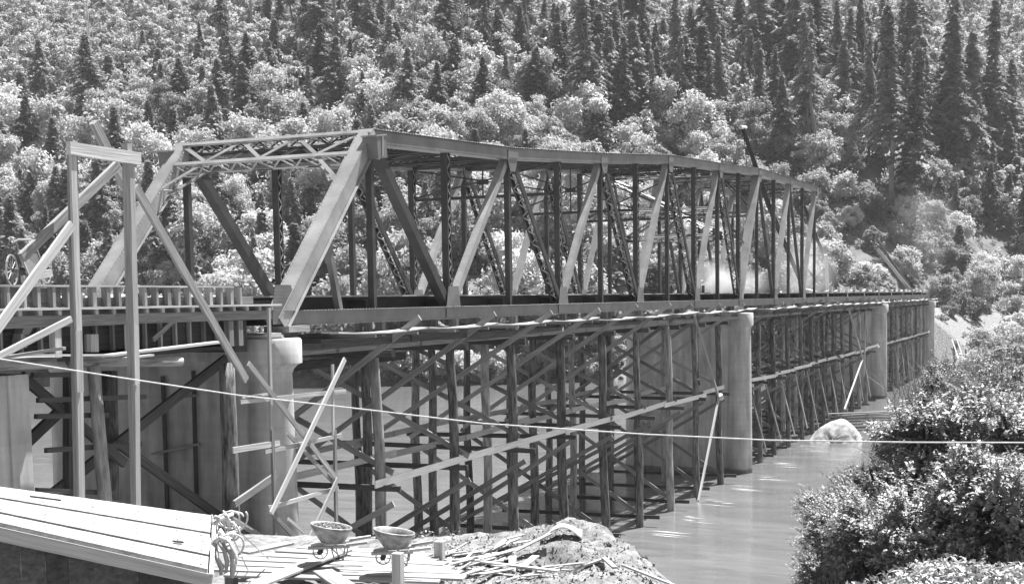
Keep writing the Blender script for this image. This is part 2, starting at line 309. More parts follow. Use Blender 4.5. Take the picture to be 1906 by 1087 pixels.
def zig(mb, p, a, u, nrm, L, w, pitch, t, fw=.055):
    k = max(2, int(L/pitch)); e = 1
    for i in range(k):
        x0 = L*i/k; x1 = L*(i+1)/k
        mb.bar(p+a*x0+u*(e*w/2), p+a*x1-u*(e*w/2), fw, t*.8, a.cross(nrm)); e = -e
tr = thing('truss_bridge', 'riveted dark steel through truss bridge, half erected, standing on concrete piers', 'bridge')
NP = 32
def node(i, Y, top=False): return Vector((i*S, Y, TOPZ[i]-CD/2 if top else CD/2))
def rivet_rows(mb, p, q, s, n, w, step=.16, off=0.):
    a = (q-p).normalized(); L = (q-p).length
    for e in (-1, 1):
        for i in range(int(L/step)): mb.rivet(p+a*(i+.5)*step+s*(e*(w/2-.05))+n*off, n, .02)
for side, Y in enumerate((0., W)):
    near = side == 0; sg = -1 if near else 1
    # end post
    mb = MB(); p, q = node(0, Y)+Vector((-.15, 0, -.15)), node(1, Y, True)+Vector((.0, 0, .1))
    member(mb, p, q, .56, .46, t=.02); a = (q-p).normalized(); n = a.cross(Vector((0, 1, 0)))
    if n.z < 0: n = -n
    rivet_rows(mb, p, q, Vector((0, 1, 0)), n, .56, off=.245)
    rivet_rows(mb, p, q, n, Vector((0, -1, 0)), .46, off=.0 if 0 else 0) if False else None
    for e in (-1, 1):
        for i in range(int((q-p).length/.16)): mb.rivet(p+a*(i+.5)*.16+Vector((0, -.281, 0))+n*(e*.18), (0, -1, 0), .02)
    # outstanding flange legs on the lower side of the post
    mb.bar(p-n*.245+Vector((0, -.33, 0)), q-n*.245+Vector((0, -.33, 0)), .12, .016)
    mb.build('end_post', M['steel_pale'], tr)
    # top chord
    for i in range(1, 15, 2):
        mb = MB(); p, q = node(i, Y, True), node(i+2, Y, True); a = (q-p).normalized()
        member(mb, p+a*.01, q-a*.01, .5, CD, lace='', t=.02)
        mb.bar(p+Vector((0, 0, CD/2+.03)), q+Vector((0, 0, CD/2+.03)), .62, .02)
        mb.bar(p+Vector((0, 0, -CD/2-.02)), q+Vector((0, 0, -CD/2-.02)), .60, .015)
        if i in (3, 7, 11):
            mb.bar(p+a*-.45+Vector((0, -.275, 0)), p+a*.55+Vector((0, -.275, 0)), .02, CD*.8)
        for e in (-1, 1):
            for k in range(int(11.4/.2)): mb.rivet(p+a*(k+.5)*.2+Vector((0, -.252, e*.17)), (0, -1, 0), .018)
        for k in range(int(11.4/.2)): mb.rivet(p+a*(k+.5)*.2+Vector((0, -.28, .04+CD/2)), (0, 0, 1), .02)
        mb.build('top_chord', M['steel'], tr)
    # bottom chord
    for i in range(0, NP, 2):
        mb = MB(); p, q = node(i, Y), node(i+2, Y); a = Vector((1, 0, 0))
        member(mb, p+a*.004, q-a*.004, .42, CD, lace='N', t=.02, pitch=.5)
        for z in (.0, CD): mb.bar(p+Vector((0, -.26, z-CD/2)), q+Vector((0, -.26, z-CD/2)), .11, .016)
        for k in range(int(11.5/.2)): mb.rivet(p+a*(k+.5)*.2+Vector((0, -.26, CD/2+.008)), (0, 0, 1), .02)
        mb.build('bottom_chord', M['steel'], tr)
    # verticals
    for i in range(1, 16):
        mz = MB(); mb = MB(); p = Vector((i*S, Y, CD)); q = Vector((i*S, Y, TOPZ[i]-CD-.02))
        if i % 2 == 0: member(mb, p, q, .26, .32, lace='Y', t=.014, pitch=.32, mz=mz); nm = 'laced_post'
        else: member(mb, p, q, .22, .20, t=.014, lace=''); nm = 'hanger'
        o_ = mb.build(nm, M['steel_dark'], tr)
        if mz.v: mz.build('lacing', M['steel_lace'], o_)
    # diagonals
    for i in range(1, 15):
        mb = MB(); mz = MB()
        if i % 2: p, q = node(i, Y, True)+Vector((.18, 0, -.2)), node(i+1, Y)+Vector((-.16, 0, .25))
        else: p, q = node(i, Y)+Vector((.16, 0, .25)), node(i+1, Y, True)+Vector((-.16, 0, -.2))
        if i == 1: member(mb, p, q, .36, .34, t=.016)
        elif i == 10: member(mb, p, q, .54, .44, t=.02)
        elif i % 2 and i < 11: member(mb, p, q, .44, .28, lace='N', t=.016, pitch=.36, mz=mz)
        elif i % 2: member(mb, p, q, .22, .22, t=.016)
        elif i in (12, 14): member(mb, p, q, .38, .32, t=.016)
        else: member(mb, p, q, .31, .27, t=.016)
        if i % 2 == 0:
            a = (q-p).normalized(); n = Vector((0, 1, 0)).cross(a)
            if n.z < 0: n = -n
            rivet_rows(mb, p, q, Vector((0, 1, 0)), n, .31, .2, .145)
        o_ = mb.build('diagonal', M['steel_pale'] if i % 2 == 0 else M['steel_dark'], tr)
        if mz.v: mz.build('lacing', M['steel_lace'], o_)
    # gusset plates
    for i in range(0, NP+1):
        if 1 < i <= 15 and i % 2 == 1: pass
        mb = MB(); X = i*S; o = sg*.245
        if i % 2 == 0:
            w = .62; hh = .78 if i <= 14 else .95
            poly = [(X-w, .05), (X+w, .05), (X+w, .42), (X+.42, CD+hh), (X-.42, CD+hh), (X-w, .42)] if i <= 14 else [(X-.5, .02), (X+.5, .02), (X+.3, hh), (X-.3, hh)]
            mb.prism(poly, Y-.245, Y-.225, 1)
            if near and i <= 14:
                for a_ in range(5):
                    for b_ in range(7): mb.rivet((X-.5+a_*.1, -.246, .46+b_*.1), (0, -1, 0), .016).rivet((X+.5-a_*.1, -.246, .46+b_*.1), (0, -1, 0), .016)
            mb.build('gusset_plate', M['steel'], tr)
        elif i <= 15:
            z = TOPZ[i]
            mb.prism([(X-.5, z-.1), (X-.5, z-.5), (X-.25, z-.95), (X+.25, z-.95), (X+.5, z-.5), (X+.5, z-.1)], Y-.275, Y-.255, 1)
            mb.build('gusset_plate', M['steel'], tr)
def angle_strut(mb, p, q, d, up, wy=.3):
    """shallow laced strut: two chords of angles joined by flats, deep along 'up'"""
    p = Vector(p); q = Vector(q); a = (q-p).normalized(); u = Vector(up); u = (u-a*u.dot(a)).normalized(); s = a.cross(u)
    for e in (-1, 1):
        mb.bar(p+u*(e*d/2), q+u*(e*d/2), .1, .06, u); mb.bar(p+u*(e*d/2)-s*.1, q+u*(e*d/2)-s*.1, .02, .22, u)
    zig(mb, p, a, u, s, (q-p).length, d-.08, d*1.2, .02)
# near-end portal, in the plane of the end posts
P0 = Vector((S, 0, TOPZ[1]-.05)); D0 = (Vector((0, 0, .1))-P0).normalized(); ND = Vector((-D0.z, 0, D0.x)) * (-1 if -D0.z > 0 else 1)
def pp(t, s, off=0.): return P0+Vector((0, W*t, 0))+D0*s-Vector((D0.z, 0, -D0.x))*off
for (a, b, nm) in (((.03, .18), (.97, .18), 'portal_strut'), ((.03, 1.22), (.97, 1.22), 'portal_strut')):
    mb = MB(); p, q = pp(*a), pp(*b); s = Vector((D0.z, 0, -D0.x))
    for off in (-.2, .2):
        mb.bar(p+s*off, q+s*off, .17, .02, D0)
        mb.bar(p+s*off+D0*.08, q+s*off+D0*.08, .02, .08, D0)
    for e in (-1, 1): zig(mb, p+D0*e*.08, Vector((0, 1, 0)), s, D0, (q-p).length, .38, .42, .02)
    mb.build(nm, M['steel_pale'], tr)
LOWN = (.2, .5, .8); UPN = (.03, .35, .65, .97)
for (t0, s0, t1, s1) in ((.97, .3, .8, 1.15), (.8, 1.15, .65, .2), (.65, .2, .5, 1.15), (.5, 1.15, .35, .2), (.35, .2, .2, 1.15), (.2, 1.15, .03, .3), (.8, 1.2, .98, 2.5), (.2, 1.2, .02, 2.5)):
    mb = MB(); p, q = pp(t0, s0), pp(t1, s1); s = Vector((D0.z, 0, -D0.x))
    for e in (-1, 1): mb.bar(p+s*.18*e, q+s*.18*e, .13, .02, D0.cross(s) if False else (q-p).cross(s))
    if s1 > 2: zig(mb, p, (q-p).normalized(), s, (q-p).cross(s).normalized(), (q-p).length, .34, .4, .02)
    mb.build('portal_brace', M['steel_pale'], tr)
for t in LOWN:
    mb = MB(); c = pp(t, 1.16); s = Vector((D0.z, 0, -D0.x))
    mb.bar(c+s*-.2+Vector((0, -.42, 0)), c+s*-.2+Vector((0, .42, 0)), .42, .014, D0); mb.build('gusset_plate', M['steel'], tr)
for t in (.35, .65):
    mb = MB(); c = pp(t, .22); s = Vector((D0.z, 0, -D0.x))
    mb.bar(c+s*-.2+Vector((0, -.42, 0)), c+s*-.2+Vector((0, .42, 0)), .40, .014, D0); mb.build('gusset_plate', M['steel'], tr)
# portals framing both inclined members over the first river pier
for (i0, i1, z0s) in ((10, 9, -1), (10, 11, 1)):
    A = node(i0, 0)+Vector((0, 0, .2)); B = node(i1, 0, True)
    def q3(t, f): return A.lerp(B, f)+Vector((0, W*t, 0))
    d = (B-A).normalized()
    for f in (.97, .70, .50) if i1 == 9 else (.96, .66):
        mb = MB(); angle_strut(mb, q3(.03, f), q3(.97, f), .34, d); mb.build('portal_strut', M['steel'], tr)
    prs = [((.03, .93), (.5, .72)), ((.97, .93), (.5, .72)), ((.03, .5), (.5, .70)), ((.97, .5), (.5, .70))] if i1 == 9 else [((.03, .70), (.3, .94)), ((.97, .70), (.7, .94)), ((.03, .42), (.28, .65)), ((.97, .42), (.72, .65)), ((.28, .94), (.5, .67)), ((.72, .94), (.5, .67))]
    for (a, b) in prs:
        mb = MB(); angle_strut(mb, q3(*a), q3(*b), .24, d); mb.build('portal_brace', M['steel'], tr)
# top laterals and sway frames
for i in range(1, 16):
    mb = MB(); p, q = Vector((i*S, .3, TOPZ[i]-.24)), Vector((i*S, W-.3, TOPZ[i]-.24))
    if i > 11 and i % 2 == 0: continue
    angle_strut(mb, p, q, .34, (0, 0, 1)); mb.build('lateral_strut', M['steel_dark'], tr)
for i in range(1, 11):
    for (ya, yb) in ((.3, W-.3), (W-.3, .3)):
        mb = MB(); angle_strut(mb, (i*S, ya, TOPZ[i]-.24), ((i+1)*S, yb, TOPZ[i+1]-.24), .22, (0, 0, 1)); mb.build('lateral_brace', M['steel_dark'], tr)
for i, zs in ((4, 5.5), (6, 5.4), (8, 5.6)):
    X = i*S; zt = TOPZ[i]-.5
    mb = MB(); mb.bar((X, .2, zs), (X, W-.2, zs), .14, .14); mb.build('sway_strut', M['steel_dark'], tr)
    for (a, b) in (((.2, zs+.1), (W-.2, zt)), ((.2, zt), (W-.2, zs+.1))):
        mb = MB(); mb.bar((X, a[0], a[1]), (X, b[0], b[1]), .07, .07, (1, 0, 0)); mb.build('sway_brace', M['steel_dark'], tr)
    mb = MB(); mb.prism([(W/2-.3, (zs+zt)/2-.12), (W/2+.3, (zs+zt)/2-.12), (W/2+.3, (zs+zt)/2+.12), (W/2-.3, (zs+zt)/2+.12)], X-.02, X-.05, 0); mb.build('gusset_plate', M['steel_dark'], tr)
    mb = MB(); mb.bar((X, W/2, zs), (X, W/2, zt), .06, .06); mb.build('sway_hanger', M['steel_dark'], tr)
# floor system
for i in range(0, NP+1):
    mb = MB(); X = i*S
    mb.bar((X, .26, .38), (X, W-.26, .38), .014, .72, (1, 0, 0))
    for z in (.02, .74): mb.bar((X, .26, z), (X, W-.26, z), .26, .02, (1, 0, 0))
    mb.build('floor_beam', M['steel_dark'], tr)
for Yk in (.95, 2.4, 3.77, 5.15, 6.6):
    for i in range(0, NP, 2):
        mb = MB(); z0, z1 = .38, .84
        mb.bar((i*S+.01, Yk, .62), ((i+2)*S-.01, Yk, .62), .014, .46)
        for z in (z0, z1+.0): mb.bar((i*S+.01, Yk, z), ((i+2)*S-.01, Yk, z), .22, .02)
        mb.build('stringer', M['steel_dark'], tr)
# the hood over the upper corner of each end post
for Y, lb in ((-.42, 'pale box hung below the near upper corner of the truss portal'), (W+.42, 'pale box hung below the far upper corner of the truss portal')):
    t = thing('corner_box', lb, 'box', 'boxes at the portal corners', (5.5, Y, 5.9))
    ct = Matrix.Rotation(R(-8), 3, 'Y'); mb = MB()
    c0 = Vector((5.45, Y, 5.85)); ax = ct @ Vector((0, 0, 1))
    mb.bar(c0-ax*.42, c0+ax*.30, .55, .62); mb.build('case', M['steel'], t)
    mb = MB(); mb.bar(c0+ax*.305, c0+ax*.35, .60, .70); mb.build('lid', M['bright'], t)
    mb = MB(); mb.bar(c0+Vector((.0, -.29, -.35)), c0+Vector((.03, -.29, .3)), .03, .05); mb.build('batten', M['wood_new'], t)
# leaning brace from the first end post down to the bottom chord
mb = MB(); mb.bar(yp(604, 425, -.1), yp(632, 582, -.1), .2, .2); tag(mb.build('inclined_strut', M['steel'], None), 'dark steel strut leaning from the first end post down to the bottom chord', 'strut')

# ------------------------------------------------------------------ concrete piers
def pier(name, lb, X, r, rc, top, zcap, base, wall_t, Ys=(0., W), cap=True, far_r=None):
    t = thing(name, lb, 'pier', 'concrete bridge piers', (X, Ys[0], base))
    for Yc in Ys:
        mb = MB(); b = (top-base)*.012
        mb.lathe((X, Yc), [(r+b, base), (r+b*.6, base+(top-base)*.4), (r+.01, zcap-.5)]+([(r, zcap-.32), (r+(rc-r)*.2, zcap-.17), (r+(rc-r)*.55, zcap-.06), (rc-.02, zcap-.001)] if cap else [(r, zcap-.001)]), 32)
        mb.build('column', M['concrete'], t, smooth=True)
        mb = MB(); mb.lathe((X, Yc), [(rc, zcap), (rc, top-.06), (rc-.05, top)] if cap else [(rc, zcap), (rc, top)], 32)
        o = mb.build('capital', M['concrete'], t, smooth=True); md = o.modifiers.new('edge', 'EDGE_SPLIT'); md.split_angle = R(40)
    mb = MB(); mb.bar((X, Ys[0]+.1, (base+top)/2-.12), (X, Ys[1]-.1, (base+top)/2-.12), wall_t, top-base-.24, (1, 0, 0))
    mb.build('web_wall', M['concrete'], t)
    mb = MB(); mb.bar((X, Ys[0]+.3, top-.35), (X, Ys[1]-.3, top-.35), wall_t+.2, .66, (1, 0, 0)) if cap else mb.bar((X, 0, top-.2), (X, W, top-.2), wall_t+.1, .35, (1, 0, 0))
    mb.build('crossbeam', M['concrete'], t)
    return t
pier('bridge_pier', 'concrete pier with round capital under the near end post of the truss', -.5, .66, .97, -.36, -1.10, -8.5, .7)
pier('bridge_pier', 'tall concrete river pier in the middle, with pale round nose column', 58.3, .82, 1.0, -.50, -1.40, -15, 1.15)
pier('bridge_pier', 'distant concrete river pier standing behind the boulder', 129.4, .95, 1.12, -.55, -1.45, -15, 1.3)
pier('bridge_pier', 'farthest concrete pier at the wooded bank end of the bridge', 187.2, .9, 1.1, -.6, -1.5, -15, 1.3)
t = thing('abutment_pier', 'square concrete pier at the left edge below the formwork', 'pier', 'concrete bridge piers', (-11.6, 0, -8))
mb = MB(); mb.box((-12.9, .0, -8), (-10.25, 8.2, -.85)); mb.build('shaft', M['concrete'], t)
mb = MB(); mb.box((-10.9, -.06, -8), (-10.7, .0, -.85)); mb.box((-10.25, .0, -8), (-10.22, .3, -.85)); mb.build('form_line', M['concrete'], t)
# bearings and blocking between pier 1 and the truss
t = thing('bearing_blocks', 'stacked timber blocks and shims between the near pier top and the truss', 'blocks', None, (0, 0, -.36))
mb = MB(); mb.box((-.35, -.35, -.36), (.55, .35, -.2)); mb.build('shoe', M['steel_dark'], t)
mb = MB(); mb.box((-.15, -.5, -.2), (1.0, .4, -.01)); mb.build('block', M['wood_mid'], t)
mb = MB(); mb.box((-1.3, -.55, -.36), (-.5, .3, -.31)); mb.box((-1.35, -.6, -.305), (-.62, .25, -.25)); mb.box((-1.2, -.52, -.245), (-.6, .3, -.19)); mb.build('shim', M['wood_new'], t)

# ------------------------------------------------------------------ falsework bents
ORD = 'first second third fourth fifth sixth seventh eighth ninth tenth eleventh twelfth'.split()
def bent(X, k, span_lb, group, piles, base_z, rich=True, tall_near=False, seed=0):
    t = thing('timber_bent', f'{ORD[k]} timber pile bent {span_lb}', 'trestle bent', group, (X, 0, base_z))
    top = -1.22
    for j, Yc in enumerate(piles):
        mb = MB(); r = rng.uniform(.16, .2); b = rng.uniform(-.15, .15)
        log_tube(mb, (X+rng.uniform(-.12, .12)-(.12 if j == 0 else 0), Yc-(.25 if j == 0 else 0), base_z), (X, Yc, top+(.7 if j == 0 else 0)), r+.05, r, 9)
        mb.build('pile', M['bark'] if rng.random() < .72 else M['peeled'], t, smooth=True)
    mb = MB(); mb.bar((X, -.75, top+.14), (X, W+.7, top+.14), .3, .26, (1, 0, 0)); mb.build('cap_beam', M['wood_dark'], t)
    def brace(ya, za, yb, zb, sx, m='wood_mid'):
        mb = MB(); mb.bar((X+sx*.27, ya, za), (X+sx*.27, yb, zb), .06, .21, (1, 0, 0)); mb.build('cross_brace', M[m], t)
    j = lambda s=.25: rng.uniform(-s, s)
    brace(-1.8+j(.3), .22+j(.1), 7.7+j(), -6.1+j(), -1); brace(-.5+j(), -5.3+j(), 8.0+j(), -1.3+j(), 1)
    brace(-.7+j(), -6.0+j(), 7.8+j(), -11.0+j(), -1); brace(-.3+j(), -11.4+j(.1), 7.9+j(), -6.2+j(), 1, 'wood_mid')
    for (z, m, o) in ((-5.75+j(.1), 'wood_dark', -1), (-11.35+j(.1), 'wood_dark', 1)):
        mb = MB(); mb.bar((X+o*.22, -1.0+j(), z), (X+o*.22, W+.6+j(), z+j(.1)), .1, .2, (1, 0, 0)); mb.build('girt', M[m], t)
    return t
MIDP = (0., 3.75, W)
for k in range(9):
    bent((k+1)*S+rng.uniform(-.1, .1), k, 'from the near pier, under the first truss span', 'timber pile bents under the first truss span', MIDP, -13.5)
for k in range(11):
    bent(58.3+5.5*(k+1)+rng.uniform(-.4, .4), k, 'beyond the middle river pier', 'timber pile bents between the middle and distant piers', (0., 2.5, 5., W), -13.5)
for k in range(9):
    bent(129.4+5.6*(k+1)+rng.uniform(-.4, .4), k, 'beyond the distant river pier', 'timber pile bents next to the wooded bank', (0., 2.5, 5., W), -13.5)
# long timbers of each span
def longs(x0, x1, where, step):
    g = 'long falsework timbers'
    names = {-.05: 'near', 3.75: 'middle', W: 'far'}
    for Yk, w_ in names.items():
        t = thing('falsework_stringer', f'long dark timber stringer on the {w_} pile row {where}', 'stringer', g, (x0, Yk, -1))
        mb = MB()
        x = x0
        while x < x1-.5:
            xe = min(x+step*2, x1); mb.bar((x, Yk+rng.uniform(-.03, .03), -.78), (xe-.01, Yk, -.78), .3, .32); x = xe
        mb.build('timber', M['wood_dark'], t)
        for i in range(1, int((x1-x0)/step)+1):
            mb = MB(); mb.box((x0+i*step-.12, Yk-.14, -.61), (x0+i*step+.12, Yk+.14, -.015)); mb.build('post_block', M['wood_mid'], t)
        # longitudinal girt, spliced boards
        t = thing('longitudinal_girt', f'pale board girt at mid height on the {w_} pile row {where}', 'girt', 'mid height board girts', (x0, Yk, -5.5))
        x = x0+(4.6 if x0 < 1 else 1.2); a_ = 0; last = x1-(5 if x0 < 1 else 1)
        while x < last:
            xe = min(x+rng.uniform(6.5, 9.5), last); mb = MB(); a_ = 1-a_
            mb.bar((x, Yk-.27-.05*a_, -5.5+rng.uniform(-.1, .1)), (xe+.5, Yk-.27-.05*a_, -5.5+rng.uniform(-.12, .12)), .05, .26); mb.build('board', M['girt' if Yk < 1 else 'wood_new'], t); x = xe
    # sloping braces in the pile rows
    n = int((x1-x0)/step) if x0 > 1 else 0
    if n: t = thing('row_bracing', f'sloping plank bracing running along the pile rows {where}', 'bracing', 'sloping row bracing', (x0, 0, -6))
    for i in range(0 if x0 > 1 else 1, n-1):
        xa = x0+i*step+.3
        for (Yk, z0, z1, m) in ((3.6, -1.6, -5.5, 'wood_dark'), (W+.3, -5.8, -11., 'wood_mid')) if x0 < 1 else ((-.36, -5.9, -11.3, 'wood_mid'), (3.6, -1.6, -5.5, 'wood_dark'), (W+.3, -5.8, -11., 'wood_mid'), (W+.3, -5.3, -1.6, 'wood_dark')):
            if Yk < 0 and (x0 < 1 and xa < 16): continue
            if rng.random() < (.86 if x0 < 1 else .4): continue
            mb = MB(); mb.bar((xa, Yk, z0+rng.uniform(-.3, .3)), (xa+step*1.05, Yk, z1+rng.uniform(-.3, .3)), .07, .24); mb.build('plank', M[m], t)
    # walkway
    t = thing('plank_walkway', f'sagging plank walkway hung beside the bottom chord {where}', 'walkway', 'plank walkways', (x0, -1.2, -.3))
    x = x0+.6; k = 0
    while x < x1-.3:
        xe = min(x+step+.25, x1+.2); mb = MB(); dz = rng.uniform(-.05, .05); a_ = .03*(k % 2)
        pts = [(x+(xe-x)*u, -1.2, -.26+dz+a_-.09*math.sin(math.pi*u)) for u in (0, .25, .5, .75, 1)]
        for p, q in zip(pts, pts[1:]): mb.bar(p, q, .62, .045)
        mb.build('plank', M['wood_new'], t); x = xe-.2; k += 1
    for i in range(1, int((x1-x0)/step*2)):
        mb = MB(); mb.box((x0+i*step/2-.05, -1.5, -.45), (x0+i*step/2+.05, .2, -.345)); mb.build('putlog', M['wood_mid'], t)
    for i in range(int((x1-x0)/step)):
        mb = MB(); x = x0+.7+i*step; 
        if not (i < 2 or rng.random() < .35): continue
        mb.bar((x, -.85, -.6), (min(x+step*.95, x1), -.85, -.6), .07, .26); mb.build('fascia_board', M['wood_dark'], t)
longs(.4, 57.2, 'of the first span', S)
longs(59.6, 128, 'of the second span', 5.5)
longs(130.8, 186, 'of the third span', 5.6)
# bent 0 timbers under the first panel
mb = MB(); mb.bar((1.2, 2.2, -1.45), (12., 2.2, -1.45), .25, .3); tag(mb.build('cross_timber', M['wood_dark'], None), 'dark loose timber lying level under the first truss panel beside the near pier', 'timber')

# raking poles and guy at the middle pier
t = thing('raking_pole', 'pale bent fender pole leaning between walkway and water before the middle pier', 'pole', None, (49.5, -.8, -5.9))
a, b, c = yp(1290, 580, -.8), yp(1338, 740, -.8), yp(1300, 932, -.8)
mb = MB(); mb.bar(a, b, .12, .14); mb.build('upper_pole', M['wood_mid'], t); mb = MB(); mb.bar(b, c, .12, .16); mb.build('lower_pole', M['wood_new'], t)
mb = MB(); mb.tube([b+Vector((-.1, -.1, .2)), b+Vector((.1, -.12, -.1))], .18, 8); mb.build('lashing', M['rope'], t)
t = thing('raking_pole', 'thin pole leaning outward between bents near the distant pier', 'pole', None, (118, -.9, -6))
a, b, c = yp(1580, 575, -.9), yp(1606, 668, -.9), yp(1572, 762, -.9)
mb = MB(); mb.bar(a, b, .14, .16); mb.build('upper_pole', M['wood_mid'], t); mb = MB(); mb.bar(b, c, .14, .16); mb.build('lower_pole', M['wood_new'], t)
mb = MB(); mb.bar(yp(1612, 580, -.9), yp(1608, 700, -.9), .16, .16); tag(mb.build('guard_pole', M['wood_new'], None), 'pale upright guard pole just left of the distant pier', 'pole')
mb = MB(); mb.tube([yp(1299, 578, -1.3), yp(1300, 706, -1.3)], .02, 5); mb.tube([yp(1300, 706, -1.3), yp(1302, 716, -1.3)], .08, 6)
tag(mb.build('hanging_line', M['steel_dark'], None), 'thin dark line with hook hanging from the walkway before the middle pier', 'line')

# ------------------------------------------------------------------ approach formwork at the left
t = thing('deck_formwork', 'timber formwork of the approach deck with stud sided parapet and dark lower panels', 'formwork', None, (-6, 0, 0))
mb = MB(); mb.box((-16, -.12, .67), (-9.2, -.06, 1.10)); mb.box((-9.2, -.12, .67), (-1.4, -.06, .88)); mb.build('parapet_boards', M['wood_mid'], t)
x = -14.; 
while x < -1.9:
    mb = MB(); wdt = .09 if rng.random() < .75 else .13
    mb.box((x, -.30, .66), (x+wdt, -.125, 1.13)); mb.build('stud', M['wood_mid'], t); x += rng.choice((.43, .48, .5)) if x < -9.3 else rng.uniform(.4, .5)
mb = MB(); mb.box((-16, -.32, 1.131), (-2.6, -.08, 1.175)); mb.build('top_rail', M['wood_new'], t)
mb = MB(); mb.box((-16, -.5, .60), (-.5, .1, .655)); mb.build('ledge_plank', M['wood_new'], t)
x = -14.
while x < -.8: mb = MB(); mb.box((x, -.46, .48), (x+.1, .1, .598)); mb.build('joist', M['wood_new'], t); x += .62
mb = MB(); mb.box((-16, -.44, .21), (-7.7, -.22, .478)); mb.box((-7.69, -.42, .22), (-.9, -.21, .478)); mb.build('ledger_beam', M['wood_mid'], t)
for y0, z0 in ((.25, -.35), (2.2, -.35), (4.2, -.35), (6.2, -.35)):
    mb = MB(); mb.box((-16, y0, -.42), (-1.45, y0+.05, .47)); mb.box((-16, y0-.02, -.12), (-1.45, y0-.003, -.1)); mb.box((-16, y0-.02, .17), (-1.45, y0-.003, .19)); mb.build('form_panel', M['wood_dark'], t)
    x = -14.
    while x < -1.6:
        mb = MB(); mb.box((x, y0-.14, -.44), (x+.07, y0-.025, .47)); mb.build('form_stud', M['wood_mid'], t); x += .62 if y0 < 1 else 1.4
for x in (-9.75, -7.15, -3.0, -2.55):
    mb = MB(); mb.box((x, -.4, -.5), (x+.2, -.22, .205)); mb.build('prop', M['wood_new'] if x < -5 else M['wood_mid'], t)
mb = MB(); mb.box((-2.35, -.1, -.7), (-1.75, 7.8, .45)); mb.build('end_block', M['wood_dark'], t)
mb = MB(); mb.box((-16, .1, .56), (-.2, 7.6, .60)); mb.build('deck_floor', M['wood_new'], t)
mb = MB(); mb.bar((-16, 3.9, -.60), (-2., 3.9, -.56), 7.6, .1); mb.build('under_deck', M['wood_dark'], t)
for (a, b) in (((268, 480-18+150), (293, 586)),): pass
mb = MB(); mb.bar(yp(285, 632, .0), yp(326, 594, .0), .05, .13); mb.build('brace', M['wood_mid'], t)
# curved rib form near the left edge
mb = MB(); pts = [yp(66, 588, .1), yp(50, 603, .1), yp(39, 622, .1), yp(36, 645, .1)]
for p, q in zip(pts, pts[1:]): mb.bar(p, q+(q-p)*.05, .25, .22)
mb.build('curved_form', M['wood_mid'], t)
mb = MB(); mb.tube([yp(170, 622, -.1), yp(171, 655, -.1)], .17, 10); mb.build('keg', M['wood_mid'], t)
# white heaps of sand lying on the deck behind the studs
me_pts = []
t = thing('lumber_stack', 'loose pale boards and cement bags lying on the approach deck behind the studs', 'materials', None, (-6, 2, .6))
for i in range(14):
    mb = MB(); x = -9.6+i*.58; y = rng.uniform(.5, 2.2); mb.bar((x, y, .68+rng.random()*.1), (x+rng.uniform(.5, 1.), y+rng.uniform(-.3, .3), .74+rng.random()*.22), .4, .14); mb.build('bag', M['bright'], t, bevel=.04)
# plank scaffolding ledge and logs below
def board(name, lb, cat, p, q, w, h, m, side=(0, 1, 0), group=None, parent=None):
    mb = MB(); mb.bar(p, q, w, h, side); o = mb.build(name, M[m], parent)
    if not parent: tag(o, lb, cat, group)
    return o
board('ledge_board', 'long pale plank sloping along below the approach formwork', 'plank', yp(180, 664, -.5), yp(405, 637, -.5), .3, .06, 'wood_new')
board('ledge_board', 'pale level plank under the formwork, left of the second gallows post', 'plank', yp(-30, 661, -.6), yp(205, 661, -.6), .3, .05, 'wood_new')
board('ledge_board', 'short pale plank on the log beside the second gallows post', 'plank', yp(232, 667, -1.1), yp(283, 661, -1.1), .14, .05, 'wood_new')
def logt(name, lb, p, q, r0, r1, m, cat='log'):
    mb = MB(); log_tube(mb, p, q, r0, r1, 12, .02); return tag(mb.build(name, M[m], None, smooth=True), lb, cat)
logt('round_log', 'thick pale log with sawn end lying on top of the left edge pier', yp(-60, 678, -.3), yp(96, 673, -.3), .16, .17, 'peeled')
logt('round_log', 'long pale log lying level under the formwork, blunt end by the second post', yp(130, 672, .1), yp(335, 672, -.5), .15, .13, 'peeled')
logt('timber_post', 'pale crooked log post standing between the two gallows posts', yp(172, 680, .0), yp(200, 960, .0), .15, .18, 'peeled', 'post')
logt('timber_post', 'dark barked log post standing right of the gallows below the formwork', yp(422, 675, -.2), yp(432, 1040, -.2), .22, .26, 'bark', 'post')
logt('timber_post', 'dark thick log post standing behind the crooked pale one', yp(204, 690, 1.0), yp(204, 930, 1.0), .2, .22, 'bark', 'post')
bt = thing('heavy_bracing', 'heavy dark crossed timbers bracing the posts before the shaded pier', 'bracing', None, (-6, .4, -3))
for (x0, y0, x1, y1, w) in ((420, 668, 90, 925, .26), (40, 700, 232, 862, .24), (215, 822, 410, 962, .24), (120, 757, -10, 880, .26)):
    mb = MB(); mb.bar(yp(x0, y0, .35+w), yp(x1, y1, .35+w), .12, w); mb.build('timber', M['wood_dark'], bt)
for (x0, y0, x1, y1) in ((66, 775, 200, 772), (68, 912, 213, 917), (70, 745, 270, 738), (85, 838, 262, 826), (60, 698, 135, 697)):
    mb = MB(); mb.bar(yp(x0, y0, .2), yp(x1, y1, .2), .1, .12); mb.build('girt', M['wood_dark'], bt)
mb = MB(); mb.bar(yp(128, 700, .5), yp(128, 930, .5), .2, .2); mb.build('post', M['wood_dark'], bt)
st = thing('form_bolts', 'thin form strips and crossbars fixed on the shaded face of the near pier', 'strips', None, (-.85, 3, -3))
for x0, y0, x1, y1 in ((303, 700, 312, 960), (360, 690, 366, 935)):
    a = Vector(on(x0, y0, 0, -.9)); b = Vector(on(x1, y1, 0, -.9)); mb = MB(); mb.bar(a, b, .06, .12, (1, 0, 0)); mb.build('strip', M['wood_dark'], st)
